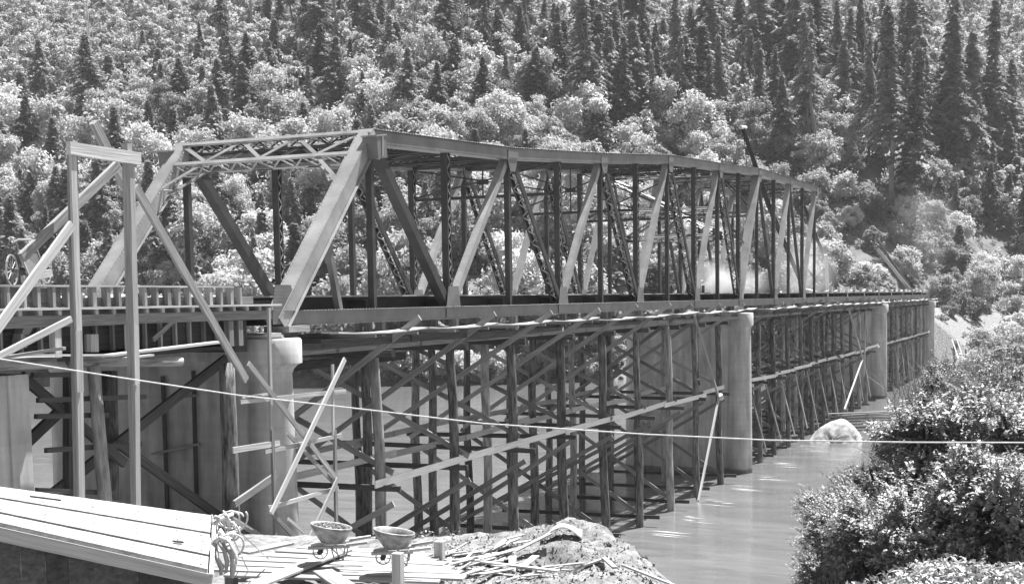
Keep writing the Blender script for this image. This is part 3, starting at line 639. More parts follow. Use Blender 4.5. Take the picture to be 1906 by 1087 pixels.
for x0, y0, x1, y1 in ((283, 845, 372, 826), (330, 740, 368, 735)):
    a = Vector(on(x0, y0, 0, -.95)); b = Vector(on(x1, y1, 0, -.95)); mb = MB(); mb.bar(a, b, .06, .08, (1, 0, 0)); mb.build('crossbar', M['wood_mid'], st)

# ------------------------------------------------------------------ timber gallows frame in front
g = thing('gallows_frame', 'tall timber gallows frame of two posts and a crossbeam before the formwork', 'frame', None, (-10, -2.2, -5.3))
GY = -2.2
def gb(nm, x0, y0, x1, y1, w, h, m, Y=GY, side=(0, 1, 0)):
    mb = MB(); mb.bar(yp(x0, y0, Y), yp(x1, y1, Y), w, h, side); mb.build(nm, M[m], g)
gb('post', 134, 262, 148, 960, .17, .15, 'wood_mid'); gb('post', 236, 268, 254, 990, .17, .15, 'wood_mid')
gb('post_facing', 135, 290, 147, 650, .06, .17, 'wood_new', -2.32); gb('post_facing', 145, 615, 148, 730, .06, .2, 'wood_new', -2.38)
gb('post_facing', 244, 300, 252, 620, .06, .17, 'wood_new', -2.32); gb('post_facing', 252, 605, 254, 715, .06, .17, 'wood_new', -2.38); gb('post_facing', 148, 730, 152, 960, .05, .18, 'wood_new', -2.31); gb('post_facing', 254, 716, 257, 990, .05, .16, 'wood_new', -2.31)
gb('crossbeam', 127, 276, 259, 296, .12, .27, 'wood_new', -2.34)
gb('brace', 218, 308, 40, 480, .1, .2, 'wood_mid', -1.9); gb('brace', 252, 348, 458, 708, .08, .22, 'wood_mid', -2.05)
gb('brace', 134, 418, -20, 632, .07, .2, 'wood_new', -2.55); gb('brace', 132, 594, -20, 672, .07, .13, 'wood_new', -2.6)
gb('brace', 135, 375, 100, 470, .07, .12, 'wood_mid', -1.9)
gb('peak_pole', 174, 228, 232, 345, .15, .18, 'wood_mid', -1.75)
gb('ledger', -10, 668, 120, 648, .08, .06, 'wood_new', -2.5)

# ------------------------------------------------------------------ light pole scaffold beside the near pier
s = thing('pole_scaffold', 'light scaffold of thin pale poles and boards around the near pier', 'scaffold', None, (-1, -1.4, -6))
def sb(nm, x0, y0, x1, y1, w=.05, h=.1, m='wood_new', Y=-1.4):
    mb = MB(); mb.bar(yp(x0, y0, Y), yp(x1, y1, Y), w, h); mb.build(nm, M[m], s)
sb('upright', 500, 573, 505, 800, .07, .11); sb('upright', 506, 795, 513, 1010, .08, .12, 'wood_mid'); sb('upright', 619, 678, 620, 810, .06, .1); sb('upright', 623, 800, 626, 985, .07, .13, 'wood_mid')
sb('brace', 642, 668, 505, 955, .05, .16, 'wood_new', -1.6); sb('brace', 462, 676, 629, 893, .05, .16, 'wood_mid', -1.5); sb('brace', 629, 890, 575, 1005, .05, .14, 'wood_new', -1.55)
sb('brace', 535, 806, 626, 903, .05, .12, 'wood_mid', -1.3); sb('brace', 504, 952, 560, 1012, .06, .14, 'wood_mid', -1.45); sb('brace', 536, 965, 566, 990, .05, .1)
for r_ in ((447, 748, 643, 728, .05, .12), (433, 838, 520, 824, .05, .16), (493, 841, 636, 810, .05, .12), (500, 945, 629, 908, .05, .12), (450, 740, 500, 733, .05, .06)): sb('ledger', *r_)
sb('brace', 436, 938, 514, 884, .08, .2, 'wood_mid', -.6)
sb('brace', 434, 966, 522, 1020, .06, .15, 'wood_mid', -.8)

# ------------------------------------------------------------------ hand carts and barrows
def spoked_wheel(parent, c, r, ax, n, m='tin', th=.03):
    c = Vector(c); ax = Vector(ax).normalized(); u = ax.orthogonal().normalized(); v = ax.cross(u); mb = MB()
    pts = [c+u*math.cos(2*math.pi*i/20)*r+v*math.sin(2*math.pi*i/20)*r for i in range(20)]
    for i in range(20): mb.bar(pts[i], pts[(i+1) % 20], th*1.3, th, ax)
    w = mb.build('wheel', M[m], parent)
    for i in range(n):
        a = 2*math.pi*i/n; sp = MB(); sp.tube([c, c+u*math.cos(a)*r+v*math.sin(a)*r], th*.32, 5)
        sp.build('spoke', M[m], w)
    h = MB(); h.tube([c-ax*.08, c+ax*.08], .05, 8); h.build('hub', M['steel_dark'], w)
    return w
t = thing('concrete_buggy', 'tipped two wheeled concrete buggy with spoked wheels on the approach deck', 'cart', None, (-6.4, 3.5, 1.1))
spoked_wheel(t, yp(22, 503, 3.5), .40, (.45, -1, 0), 12); spoked_wheel(t, yp(86, 500, 4.4), .40, (.45, -1, 0), 12)
mb = MB(); mb.tube([yp(22, 503, 3.5), yp(86, 500, 4.4)], .03, 6); mb.build('axle', M['steel_dark'], t)
a, b, c, d = yp(35, 468, 3.7), yp(69, 466, 3.9), yp(84, 506, 3.9), yp(55, 515, 3.5)
mb = MB(); k = len(mb.v); off = Vector((.35, .35, -.1))
mb.v += [tuple(p) for p in (a, b, c, d)]+[tuple(p+off) for p in (a, b, c, d)]; mb.f += [(0, 1, 2, 3), (7, 6, 5, 4), (0, 4, 5, 1), (1, 5, 6, 2), (2, 6, 7, 3), (3, 7, 4, 0)]
mb.build('hopper', M['steel'], t)
mb = MB(); mb.tube([d, a, yp(29, 449, 3.7), yp(34, 446, 3.7), yp(58, 446, 3.9), yp(62, 449, 3.9), b, c], .028, 6); mb.tube([a, b], .028, 6); mb.build('handle_frame', M['bright'], t)
mb = MB(); mb.bar(yp(42, 520, 3.6), yp(95, 508, 3.9), .1, .2); mb.build('chassis', M['wood_mid'], t)
def barrow(lb, px, py, t_, full, h0):
    c = dp(px, py, t_); gz = c.z; t = thing('wheelbarrow', lb, 'wheelbarrow', 'wheelbarrows on the plank platform', tuple(c))
    r = Vector((RT[0], RT[1], 0)).normalized(); f = Vector((FW[0], FW[1], 0)).normalized(); up = Vector((0, 0, 1)); sc_ = .0105*t_/26*1.02   # metres per photo pixel
    def P(x, z, d=0.): return c+r*(x*sc_)+up*(z*sc_)+f*d
    # tray: flared rim ring and bottom ring, tilted
    mb = MB(); n = 24; rings = []
    for (rx, rd, zc, tilt, cx) in ((38, .34, 46, -.15, 0), (39.5, .36, 45, -.15, 0), (34, .30, 33, -.12, -1), (22, .2, 14, -.04, 2), (20, .18, 13, -.02, 2)):
        rings.append([P(cx+rx*math.cos(6.2832*i/n), zc+tilt*(rx*math.cos(6.2832*i/n)), rd*math.sin(6.2832*i/n)) for i in range(n)])
    inner = [[P(cx+rx*math.cos(6.2832*i/n), zc+tilt*(rx*math.cos(6.2832*i/n)), rd*math.sin(6.2832*i/n)) for i in range(n)] for (rx, rd, zc, tilt, cx) in ((36, .32, 44.5, -.15, 0), (20, .18, 16, -.02, 2))]
    loops = [inner[1], inner[0], rings[0], rings[1], rings[2], rings[3]]
    for L_ in loops: mb.v += [tuple(p) for p in L_]
    for i in range(len(loops)-1):
        for j in range(n): mb.f.append((i*n+j, i*n+(j+1) % n, (i+1)*n+(j+1) % n, (i+1)*n+j))
    mb.f.append(tuple(range(n))); mb.f.append(tuple(5*n+j for j in reversed(range(n)))); mb.build('tray', M['tin'], t, smooth=True)
    if full:
        V_ = []
        for i in range(420):
            a = rng.uniform(0, 6.283); q = math.sqrt(rng.random()); x = 32*q*math.cos(a); pz = 42+6*(1-q*q)-.15*x
            cc = P(x, pz, .28*q*math.sin(a)); 
            s_ = rng.uniform(.018, .035); nn = Vector((rng.gauss(0, 1), rng.gauss(0, 1), rng.gauss(0, 1))).normalized(); u = nn.orthogonal().normalized()*s_; v = nn.cross(u.normalized())*s_
            V_ += [[tuple(cc+u), tuple(cc+v), tuple(cc-u), tuple(cc-v)], [tuple(cc+u), tuple(cc+nn*s_), tuple(cc-u), tuple(cc-nn*s_)]]
        V_ = np.array(V_)-np.array(c); o = link('gravel_load', quads_mesh('gravel_load', V_), M['stone'], t)
        mb = MB(); mb.v += [tuple(P(33*math.cos(6.2832*i/n), 40-.15*33*math.cos(6.2832*i/n), .28*math.sin(6.2832*i/n))) for i in range(n)]+[tuple(P(0, 47))]
        mb.f += [(i, (i+1) % n, n) for i in range(n)]; mb.build('gravel_core', M['gravel'], o if False else t)
    for d_ in (-.24, .24):
        mb = MB(); mb.bar(P(-42, 6, d_*.6), P(36, 10, d_), .05, .05); mb.build('rail', M['wood_new'], t)
        mb = MB(); mb.bar(P(30, 13, d_), P(70, 18, d_*1.2), .045, .05); mb.build('handle', M['wood_new'], t)
        mb = MB(); mb.tube([P(28, 10, d_), P(24, -16, d_), P(8, -18, d_), P(2, 8, d_)], .014, 5); mb.tube([P(24, -16, d_), P(2, 8, d_)], .012, 5); mb.build('leg', M['tin'], t)
    spoked_wheel(t, P(-22, -4), 13.5*sc_, f, 7, 'tin', .018)
    return t
barrow('wheelbarrow heaped with pale gravel on the plank platform', 618, 1022, 24.0, True, 0)
barrow('empty wheelbarrow with open tray, right of the gravel filled one', 735, 1032, 23.4, False, 0)

# ------------------------------------------------------------------ plank platform, board roof, debris
pf = thing('plank_platform', 'sunlit platform of rough planks on short posts under the wheelbarrows', 'platform', None, (-12, -9, -4.6))
pz = dp(620, 1040, 24.0).z; pz = -4.25
def on_z(x, y, z): return Vector(on(x, y, 2, z))
def plank_px(x0, y0, x1, y1, z0, z1, w, th=.05, m='bright', parent=None, nm='plank'):
    mb = MB(); mb.bar(on_z(x0, y0, z0), on_z(x1, y1, z1), th, w, (0, 0, 1)); return mb.build(nm, M[m], parent, bevel=.008)
A0 = on_z(400, 1052, pz); 
k = 0
for (x0, y0, x1, y1) in ((560, 1018, 800, 1034), (520, 1024, 815, 1042), (480, 1032, 830, 1050), (450, 1040, 842, 1058), (425, 1049, 858, 1066), (405, 1058, 865, 1075), (420, 1069, 818, 1082)):
    plank_px(x0, y0, x1, y1, pz+.01*k, pz+.01*(k % 3), .34 if k < 6 else .24, .05, 'bright', pf); k += 1
plank_px(445, 1100, 640, 1022, pz+.13, pz+.13, .38, .05, 'bright', pf); plank_px(600, 1062, 665, 1105, pz+.2, pz+.2, .36, .05, 'bright', pf)
plank_px(455, 1028, 540, 1010, pz+.02, pz+.02, .26, .05, 'bright', pf)
for (x, y, hh) in ((430, 1062, .0), (610, 1076, .0), (470, 1078, .0), (815, 1082, 0), (570, 1088, 0)):
    c = on_z(x, y, pz-.06); mb = MB(); mb.box((c.x-.09, c.y-.09, -5.6), (c.x+.09, c.y+.09, pz-.06)); mb.build('support_post', M['wood_mid'], pf)
for (x, yt, yb, w, lb) in ((740, 1028, 1110, .17, 'square timber stake standing before the empty wheelbarrow'), (818, 1006, 1042, .17, 'short square timber stake at the right end of the platform'), (437, 1045, 1075, .2, 'stout timber block under the left corner of the platform')):
    b = dp(x, yb, 22.8 if yb > 1100 else 25); tt = dp(x, yt, 22.8 if yb > 1100 else 25); b.x = tt.x; b.y = tt.y
    mb = MB(); mb.bar(b, tt, w, w); tag(mb.build('timber_stake', M['wood_new'], None, bevel=.01), lb, 'stake')
# board-roofed bin in the lower left
bn = thing('board_roof_shed', 'low shed with bright sloping board roof in the lower left corner', 'shed', None, (-21, -12, -5))
A, B, C_, D_ = dp(-60, 897, 17.4), dp(393, 958, 18.6), dp(386, 1062, 15.4), dp(-60, 962, 14.0)
for i in range(5):
    u0, u1 = i/5+.0045, (i+1)/5-.0045; mb = MB(); nrm = (B-A).cross(D_-A).normalized(); nrm = nrm if nrm.z > 0 else -nrm
    q_ = [A.lerp(D_, u0), B.lerp(C_, u0), B.lerp(C_, u1), A.lerp(D_, u1)]; j_ = (0, .03, .012, .04, .02)[i]
    mb.v = [tuple(p+nrm*j_) for p in q_]+[tuple(p-nrm*.04) for p in q_]; mb.f = [(0, 1, 2, 3), (7, 6, 5, 4), (0, 4, 5, 1), (1, 5, 6, 2), (2, 6, 7, 3), (3, 7, 4, 0)]
    mb.build('roof_board', M['bright'], bn)
dn = Vector((0, 0, -1))
for i in range(5):
    kb = MB()
    for x_ in (.12, .3, .5, .68, .86, .97):
        for u_ in (.25, .75):
            p = A.lerp(D_, (i+u_)/5).lerp(B.lerp(C_, (i+u_)/5), x_+rng.uniform(-.01, .01)); nn = (B-A).cross(D_-A).normalized(); nn = nn if nn.z > 0 else -nn
            kb.rivet(p+nn*(.001+(0, .03, .012, .04, .02)[i]), nn, .013)
    tag(kb.build('nail', M['steel_dark'], bn), kind='stuff')
for (u_, v_, l_) in ((.24, .3, .38), (.84, .72, .12)):
    p = A.lerp(D_, v_).lerp(B.lerp(C_, v_), u_); nn = (B-A).cross(D_-A).normalized(); nn = nn if nn.z > 0 else -nn; d_ = (B-A).normalized(); sd_ = nn.cross(d_); mb = MB()
    mb.bar(p+nn*.06, p+nn*.055+d_*l_+sd_*.07, .05, .02, sd_); tag(mb.build('wood_chip', M['wood_dark'], None), 'dark splinter of wood lying on the pale shed roof boards', 'splinter', 'splinters on the shed roof')
mb = MB(); mb.bar(D_+dn*.11, C_+dn*.11, .05, .15, (C_-D_).cross(dn)); mb.build('fascia', M['wood_new'], bn)
mb = MB(); mb.bar(B+dn*.10+(B-A).normalized()*.03, C_+dn*.10+(B-A).normalized()*.03, .05, .14, (B-A)); mb.build('end_fascia', M['wood_new'], bn)
inn = (A-D_).normalized()*.25
Dw, Cw = D_+inn, C_+inn-(B-A).normalized()*.25
nb = 9
for i in range(nb):
    p = Dw.lerp(Cw, i/nb+.0004); q = Dw.lerp(Cw, (i+1)/nb-.0004); mb = MB(); jj_ = inn.normalized()*rng.uniform(0, .015)
    mb.v = [tuple(v+jj_) for v in (p+dn*.05, q+dn*.05, q+dn*2.6, p+dn*2.6)]+[tuple(v+inn*.12+jj_) for v in (p+dn*.05, q+dn*.05, q+dn*2.6, p+dn*2.6)]
    mb.f = [(0, 1, 2, 3), (7, 6, 5, 4), (0, 4, 5, 1), (1, 5, 6, 2), (2, 6, 7, 3), (3, 7, 4, 0)]; mb.build('wall_board', M['wood_dark'], bn)
p0 = Cw; p1 = B-(B-A).normalized()*.25-inn; mb = MB()
mb.v = [tuple(v) for v in (p0+dn*.06, p1+dn*.06, p1+dn*2.6, p0+dn*2.6)]+[tuple(v-(B-A).normalized()*.04) for v in (p0+dn*.06, p1+dn*.06, p1+dn*2.6, p0+dn*2.6)]
mb.f = [(0, 1, 2, 3), (7, 6, 5, 4), (0, 4, 5, 1), (1, 5, 6, 2), (2, 6, 7, 3), (3, 7, 4, 0)]; mb.build('end_wall', M['wood_dark'], bn)
# tangled slings and rags hung on the shed's end
sg_ = thing('rope_slings', 'tangle of pale rope slings and rags hung on the end of the shed roof', 'slings', None, tuple(B.lerp(C_, .4)))
for i in range(11):
    c = B.lerp(C_, rng.uniform(.02, .55))+(B-A).normalized()*rng.uniform(.04, .3); r_ = rng.uniform(.07, .22); ph = rng.uniform(0, 6); n_ = Vector((rng.gauss(0, 1), rng.gauss(0, 1), rng.gauss(0, .5))).normalized(); u = n_.orthogonal().normalized(); v = n_.cross(u)
    m_ = rng.uniform(2.5, 5.8); pts = [c+u*math.cos(ph+m_*k/12)*r_+v*math.sin(ph+m_*k/12)*r_*1.4+Vector((0, 0, -.25*r_*k/12)) for k in range(13)]
    mb = MB(); mb.tube(pts, .014, 6); mb.build('rope_loop', M['rope'], sg_, smooth=True)
for k_, (x0, y0, x1, y1) in enumerate(((398, 975, 432, 957), (404, 1005, 436, 990), (400, 962, 425, 975), (420, 958, 428, 985), (398, 1020, 412, 1000))):
    mb = MB(); mb.tube([dp(x0, y0, 17.6), dp((x0+x1)/2, (y0+y1)/2-3, 17.7), dp(x1, y1, 17.9)], [.03, .025, .03], 7, .1); mb.build('sling_end', M['cloth'], sg_, smooth=True)
for (x0, y0, x1, y1, x2, y2, w) in ((395, 1000, 385, 1030, 392, 1062, .045), (405, 995, 418, 1025, 420, 1065, .035), (418, 1000, 432, 1030, 431, 1075, .05), (400, 1015, 410, 1000, 424, 1010, .035), (398, 990, 405, 1040, 412, 1070, .04), (410, 985, 428, 1010, 440, 1050, .03)):
    mb = MB(); mb.tube([dp(x0, y0, 17), dp((x0+x1)/2-3, (y0+y1)/2, 16.9), dp(x1, y1, 16.8), dp((x1+x2)/2+3, (y1+y2)/2, 16.8), dp(x2, y2, 16.8)], [w*.6, w, w*.7, w, w*.5], 7, .25); mb.build('rag', M['cloth'], sg_, smooth=True)
# guy lines by the shed end
mb = MB()
for (x0, y0, x1, y1) in ((430, 975, 500, 1040), (428, 990, 465, 1068), (434, 962, 470, 985), (440, 1035, 500, 1034)): mb.tube([dp(x0, y0, 20), dp(x1, y1, 24)], .012, 5)
tag(mb.build('guy_lines', M['rope'], None), 'few thin pale guy lines running down from the shed end to the platform', 'lines')
# scrap boards on the spoil heap
def gz(x, y): return float(height(np.array([x]), np.array([y]))[0])
for i in range(46):
    px = rng.gauss(905, 62); py = rng.gauss(1058, 22)
    if px < 820: px = 840+rng.random()*60
    if py < 1015 or px > 1060: continue
    base = Vector(on(px, py, 2, -4.9)); L = rng.uniform(.3, 1.4); an = rng.gauss(.35, .5); d = Vector((math.cos(an-.9), math.sin(an-.9), 0))*L/2
    p, q = base-d, base+d; lift = rng.uniform(.03, .22); p.z = gz(p.x, p.y)+.03+lift*rng.random(); q.z = gz(q.x, q.y)+.05+lift
    mb = MB(); mb.bar(p, q, .025, rng.choice((.06, .09, .14, .16)), (0, 0, 1)); tag(mb.build('scrap_board', M['wood_new'] if rng.random() < .6 else M['bright'], None), 'short scrap board lying in the pile of boards on the spoil heap', 'board', 'scrap boards on the spoil heap')
for (x0, y0, x1, y1, w, lb) in ((895, 1035, 1040, 1077, .12, 'long straight scrap board lying across the middle of the scrap pile'), (1068, 1040, 1128, 1048, .1, 'level board edging the small pit on the spoil heap'), (1124, 1050, 1145, 1090, .1, 'board on edge running down the right side of the small pit'), (1158, 1044, 1262, 1104, .06, 'thin pole lying down the river side of the spoil heap'), (960, 1030, 985, 993, .2, 'wide short board leaning up near the heap crest'), (825, 1034, 900, 1012, .1, 'narrow board lying along the near edge of the heap')):
    p = Vector(on(x0, y0, 2, -4.9)); q = Vector(on(x1, y1, 2, -4.9)); p = dp(x0, y0, 27.) if True else p; q = dp(x1, y1, 27. if y1 < 1050 else 26); p.z = gz(p.x, p.y)+.12; q.z = gz(q.x, q.y)+.14
    mb = MB(); mb.bar(p, q, .04, w, (0, 0, 1)); tag(mb.build('loose_board', M['wood_new'], None), lb, 'board')
# torn sacking on the heap
mb = MB(); k = 9
for i in range(k+1):
    for j in range(4):
        u = i/k; P_ = dp(1008+75*u, 1003-13*math.sin(u*3.0)+j*2.2, 29.2-j*.35); P_.z = gz(P_.x, P_.y)+.07+.16*math.sin(u*3.1); mb.v.append(tuple(P_))
for i in range(k):
    for j in range(3): a = i*4+j; mb.f.append((a, a+4, a+5, a+1))
o = mb.build('torn_sack', M['cloth'], None, smooth=True); tag(o, 'torn pale sacking draped near the crest of the spoil heap', 'sack'); md = o.modifiers.new('solid', 'SOLIDIFY'); md.thickness = .02
# stones strewn on the heap: too many to count
V_ = []
for i in range(4200):
    u = rng.random(); c = dp(rng.uniform(830, 1230), rng.uniform(975, 1090), rng.uniform(24, 31)); c.z = gz(c.x, c.y); s_ = rng.choice((.012, .018, .02, .03, .05))*rng.uniform(.6, 1.2)
    if c.z < -7: continue
    pts = [Vector((rng.gauss(0, 1), rng.gauss(0, 1), rng.gauss(0, .6))).normalized()*s_ for _ in range(4)]; V_ += [[tuple(c+pts[0]), tuple(c+pts[1]), tuple(c+pts[2]+Vector((0, 0, s_))), tuple(c+pts[3]+Vector((0, 0, s_*.5)))]]
tag(link('strewn_stones', quads_mesh('strewn_stones', np.array(V_)), M['gravel']), 'small stones and clods strewn over the spoil heap', 'stones', None, 'stuff')

foam = MB()
for (px, py) in ((1200, 990), (1262, 962), (1345, 905), (1402, 884), (1480, 832), (1520, 815), (1295, 930), (1430, 860)):
    for _ in range(5):
        a = Vector(on(px+rng.uniform(4, 14), py+rng.uniform(-4, 8), 2, WATER+.012)); L_ = rng.uniform(.7, 2.6); d = Vector((-.15+rng.uniform(-.06, .06), -1, 0)); s0 = rng.uniform(.03, .08); k_ = len(foam.v); n_ = Vector((1, 0, 0))
        foam.v += [tuple(a), tuple(a+d*L_*.4+n_*s0), tuple(a+d*L_), tuple(a+d*L_*.5-n_*s0)]; foam.f.append((k_, k_+1, k_+2, k_+3))
tag(foam.build('foam_streaks', M['foam'], None), 'short pale foam streaks drifting from the pile feet', 'foam', None, 'stuff')
# ------------------------------------------------------------------ rope across the view
anchor = [(-120, 652, 17), (0, 668, 17.2), (220, 702, 17.5), (440, 735, 17.7), (680, 762, 17.7), (900, 788, 17.6), (1200, 808, 17.2), (1430, 819, 16.7), (1700, 823, 16), (2050, 824, 15)]
mb = MB(); mb.tube([dp(*a) for a in anchor], .009, 6); tag(mb.build('suspended_rope', M['rope'], None, smooth=True), 'thin pale rope stretched across the whole view in front of the bridge', 'rope')

# ------------------------------------------------------------------ boulder, log crib, ladder
def blob(c, rx, ry, rz, seed, n=28, m=16, amp=.12):
    mb = MB(); rr = random.Random(seed); ph = [rr.uniform(0, 6) for _ in range(9)]
    for i in range(m+1):
        th = math.pi*i/m
        for j in range(n):
            a = 6.28318*j/n; q = 1+amp*(math.sin(3*a+ph[0]+2*math.cos(th))+.6*math.sin(5*a+ph[1]+3*th)+.4*math.sin(9*a+7*th+ph[2])+.25*math.sin(15*a-11*th+ph[3]))
            mb.v.append((c[0]+rx*q*math.sin(th)*math.cos(a), c[1]+ry*q*math.sin(th)*math.sin(a), c[2]+rz*q*math.cos(th)))
    for i in range(m):
        for j in range(n): a = i*n+j; b = i*n+(j+1) % n; mb.f.append((a, a+n, b+n, b))
    return mb
bc = Vector(on(1566, 822, 2, WATER))+Vector((.8, .3, 0))
mb = blob((0, 0, 0), 2.0, 2.25, 1.9, 5, 48, 30, .025)
for i, v in enumerate(mb.v):
    v = (v[2]*1.05, v[1], v[0]*.95); z = v[2]; f = 1-.36*max(z, 0)/1.9; mb.v[i] = (bc.x+v[0]*f, bc.y+v[1]*f-.25*max(z, 0)*.6+.3, WATER+z)
tag(mb.build('river_boulder', M['stone'], None), 'big pale boulder rising out of the river right of the bents', 'boulder')
t = thing('log_crib', 'low crib of stacked poles in the water right of the boulder', 'crib', None, tuple(on(1625, 805, 2, WATER)))
for k_ in range(6):
    z = WATER+.05+k_*.28
    for d_ in (0., 2.2):
        a = Vector(on(1562, 803, 2, WATER)); b = Vector(on(1725-8*k_, 797, 2, WATER)); off = Vector((d_*.8, d_*.6, 0)); mb = MB(); mb.tube([Vector((a.x, a.y, z))+off, Vector((b.x, b.y, z+rng.uniform(-.05, .1)))+off], .07, 7, .1); mb.build('pole', M['wood_mid'], t)
for x in (1563, 1612, 1655):
    a = Vector(on(x, 804, 2, WATER)); mb = MB(); mb.tube([(a.x, a.y-.12, WATER-.4), (a.x, a.y-.12, WATER+1.75)], .08, 7); mb.build('stake', M['wood_mid'], t)
t = thing('wooden_ladder', 'pale wooden ladder leaning on the sandy bank at the far right', 'ladder', None, (150, -7, -9))
for dx in (-5, 4):
    mb = MB(); mb.bar(dp(1789+dx, 668, 180), dp(1777+dx, 632, 188), .12, .12); mb.build('rail', M['wood_new'], t)
for k_ in range(7):
    f = k_/7+.06; mb = MB(); mb.bar(dp(1784, 668, 180).lerp(dp(1772, 632, 188), f), dp(1793, 668, 180).lerp(dp(1781, 632, 188), f), .08, .08); mb.build('rung', M['wood_new'], t)

# ------------------------------------------------------------------ derrick, engine, poles and deck clutter beyond the truss
t = thing('erection_derrick', 'travelling derrick with long dark boom leaning up over the far truss end', 'derrick', None, (97, 3.7, .9))
def tb(nm, pts, r, m='tar'): mb = MB(); mb.tube(pts, r, 7); mb.build(nm, M[m], t)
tb('boom', [yp(1383, 240, 3.7), yp(1432, 385, 3.7), yp(1502, 552, 3.7)], [.17, .24, .2])
tb('boom_tip', [yp(1378, 237, 3.7), yp(1388, 238, 3.7)], .16, 'wood_new')
tb('mast', [yp(1497, 385, 3.7), yp(1562, 548, 5.)], .18); tb('leg', [yp(1537, 474, 3.0), yp(1541, 548, 3.0)], .2, 'bright'); tb('leg', [yp(1537, 480, 3.7), yp(1568, 550, 3.7)], .14)
tb('crosspiece', [yp(1500, 476, 3.7), yp(1542, 474, 3.7)], .16); tb('brace', [yp(1502, 500, 4.), yp(1540, 548, 4.)], .1); tb('brace', [yp(1534, 500, 4.), yp(1500, 540, 4.)], .1)
tb('cable', [yp(1383, 240, 3.7), yp(1400, 400, 3.7), yp(1412, 545, 3.7)], .03)
t = thing('hoisting_engine', 'small dark steam hoisting engine on the deck behind the truss webs', 'engine', None, (60, 4, .9))
c = Vector(on(1312, 556, 1, 4.)); mb = MB(); mb.tube([c+Vector((-.5, 0, -.5)), c+Vector((-.5, 0, .45))], .55, 14); mb.build('boiler', M['steel_dark'], t)
mb = MB(); mb.tube([c+Vector((-.5, 0, .45)), c+Vector((-.5, 0, 1.0))], .12, 8); mb.build('stack', M['steel_dark'], t)
mb = MB(); mb.tube([c+Vector((1., -.6, -.2)), c+Vector((1., .6, -.2))], .35, 12); mb.build('drum', M['steel_dark'], t)
mb = MB(); mb.bar(c+Vector((-1.4, 0, -.62)), c+Vector((2., 0, -.62)), 1.5, .2); mb.build('bed', M['wood_mid'], t)
for k_, (x0, y0, x1, y1, r_) in enumerate(((1627, 438, 1700, 545, .17), (1632, 462, 1694, 540, .22))):
    mb = MB(); mb.tube([yp(x0, y0, 4), yp(x1, y1, 4)], [r_, r_*1.3], 7, .1); tag(mb.build('leaning_pole', M['wood_mid' if k_ else 'wood_dark'], None), ('pale' if k_ else 'longer dark')+' pole of the two leaning over the far end of the deck', 'pole')
t = thing('guard_timbers', 'row of short upright timbers along the far deck edge past the truss', 'timbers', None, (120, -.3, .9))
for x in range(100, 190, 5):
    mb = MB(); hh = rng.uniform(.35, .8); mb.box((x-.15, .6, .85), (x+rng.uniform(.15, .5), .9, .86+hh)); mb.build('block', M['wood_new' if rng.random() < .6 else 'wood_mid'], t)
mb = MB(); mb.box((0.3, .45, .855), (187, 7.1, .90)); tag(mb.build('deck_planking', M['wood_new'], None), 'temporary planking laid over the floor stringers inside the truss', 'planking')
for i in range(26):
    x = rng.uniform(92, 186); mb = MB(); mb.bar((x, rng.uniform(.6, 3), .97), (x+rng.uniform(1.5, 5), rng.uniform(.6, 3), .98+rng.random()*.3), .3, .15); tag(mb.build('deck_timber', M['wood_new'], None), 'loose pale timber lying on the far deck past the truss', 'timber', 'loose timbers on the far deck')

# ------------------------------------------------------------------ foliage builders
def leaves(c, nrm, size, aspect=1.6):
    """one diamond leaf per row: centres c, normals nrm, sizes"""
    n = len(c); r = nrg.normal(size=(n, 3)); nrm = nrm/np.linalg.norm(nrm, axis=1)[:, None]; u = np.cross(nrm, r); u /= np.linalg.norm(u, axis=1)[:, None]; v = np.cross(nrm, u)
    s = np.asarray(size).reshape(-1, 1)*np.ones((n, 1)); a = u*s*.5*aspect; b = v*s*.5/aspect**.3; tip = -nrm*s*.12
    return np.stack([c-a+tip, c-b*.9, c+a+tip, c+b*.9], 1)
def clumpy(n, cl, rad, hgt, base, size, seed, clr=.28, up=.55):
    g_ = np.random.default_rng(seed); d = g_.normal(size=(cl, 3)); d /= np.linalg.norm(d, axis=1)[:, None]; q = g_.uniform(.35, 1., (cl, 1))**.5
    cen = d*q*np.array([rad, rad, hgt/2])*g_.uniform(.75, 1.15, (cl, 1)); cen[:, :2] *= (1-.35*(cen[:, 2:]/(hgt/2)).clip(0, 1)); r_ = rad*clr*g_.uniform(.6, 1.4, cl)
    k = g_.integers(0, cl, n); dd = g_.normal(size=(n, 3)); dd /= np.linalg.norm(dd, axis=1)[:, None]; rr = g_.uniform(.45, 1., (n, 1))*(1+.55*(g_.random((n, 1)) < .14))
    p = cen[k]+dd*rr*r_[k, None]*np.array([1, 1, .75]); nr = dd*.8+np.array([0, 0, up])+g_.normal(size=(n, 3))*.75
    p[:, 2] += base+hgt/2
    return leaves(p, nr, g_.uniform(.6, 1.3, n)*size), cen+np.array([0, 0, base+hgt/2])
def trunk_mesh(h, r, cen, name, n=7, limbs=9, seed=0):
    mb = MB(); rr = random.Random(seed); k = 6; pts = [Vector((rr.uniform(-.03, .03)*h*(i/k), rr.uniform(-.03, .03)*h*(i/k), -1.+(h+1.)*i/k)) for i in range(k+1)]
    mb.tube(pts, [r*(1-.8*i/k) for i in range(k+1)], n)
    for c in (cen[:limbs] if cen is not None else []):
        z = min(max(c[2]*.55, h*.15), h*.9); p = pts[min(k, int((z+1)/(h+1)*k))]; q = Vector(c); mb.tube([p, p.lerp(q, .5)+Vector((0, 0, -.05*h)), q], [r*.35, r*.22, r*.06], 5)
    return mesh(name, mb.v, mb.f)
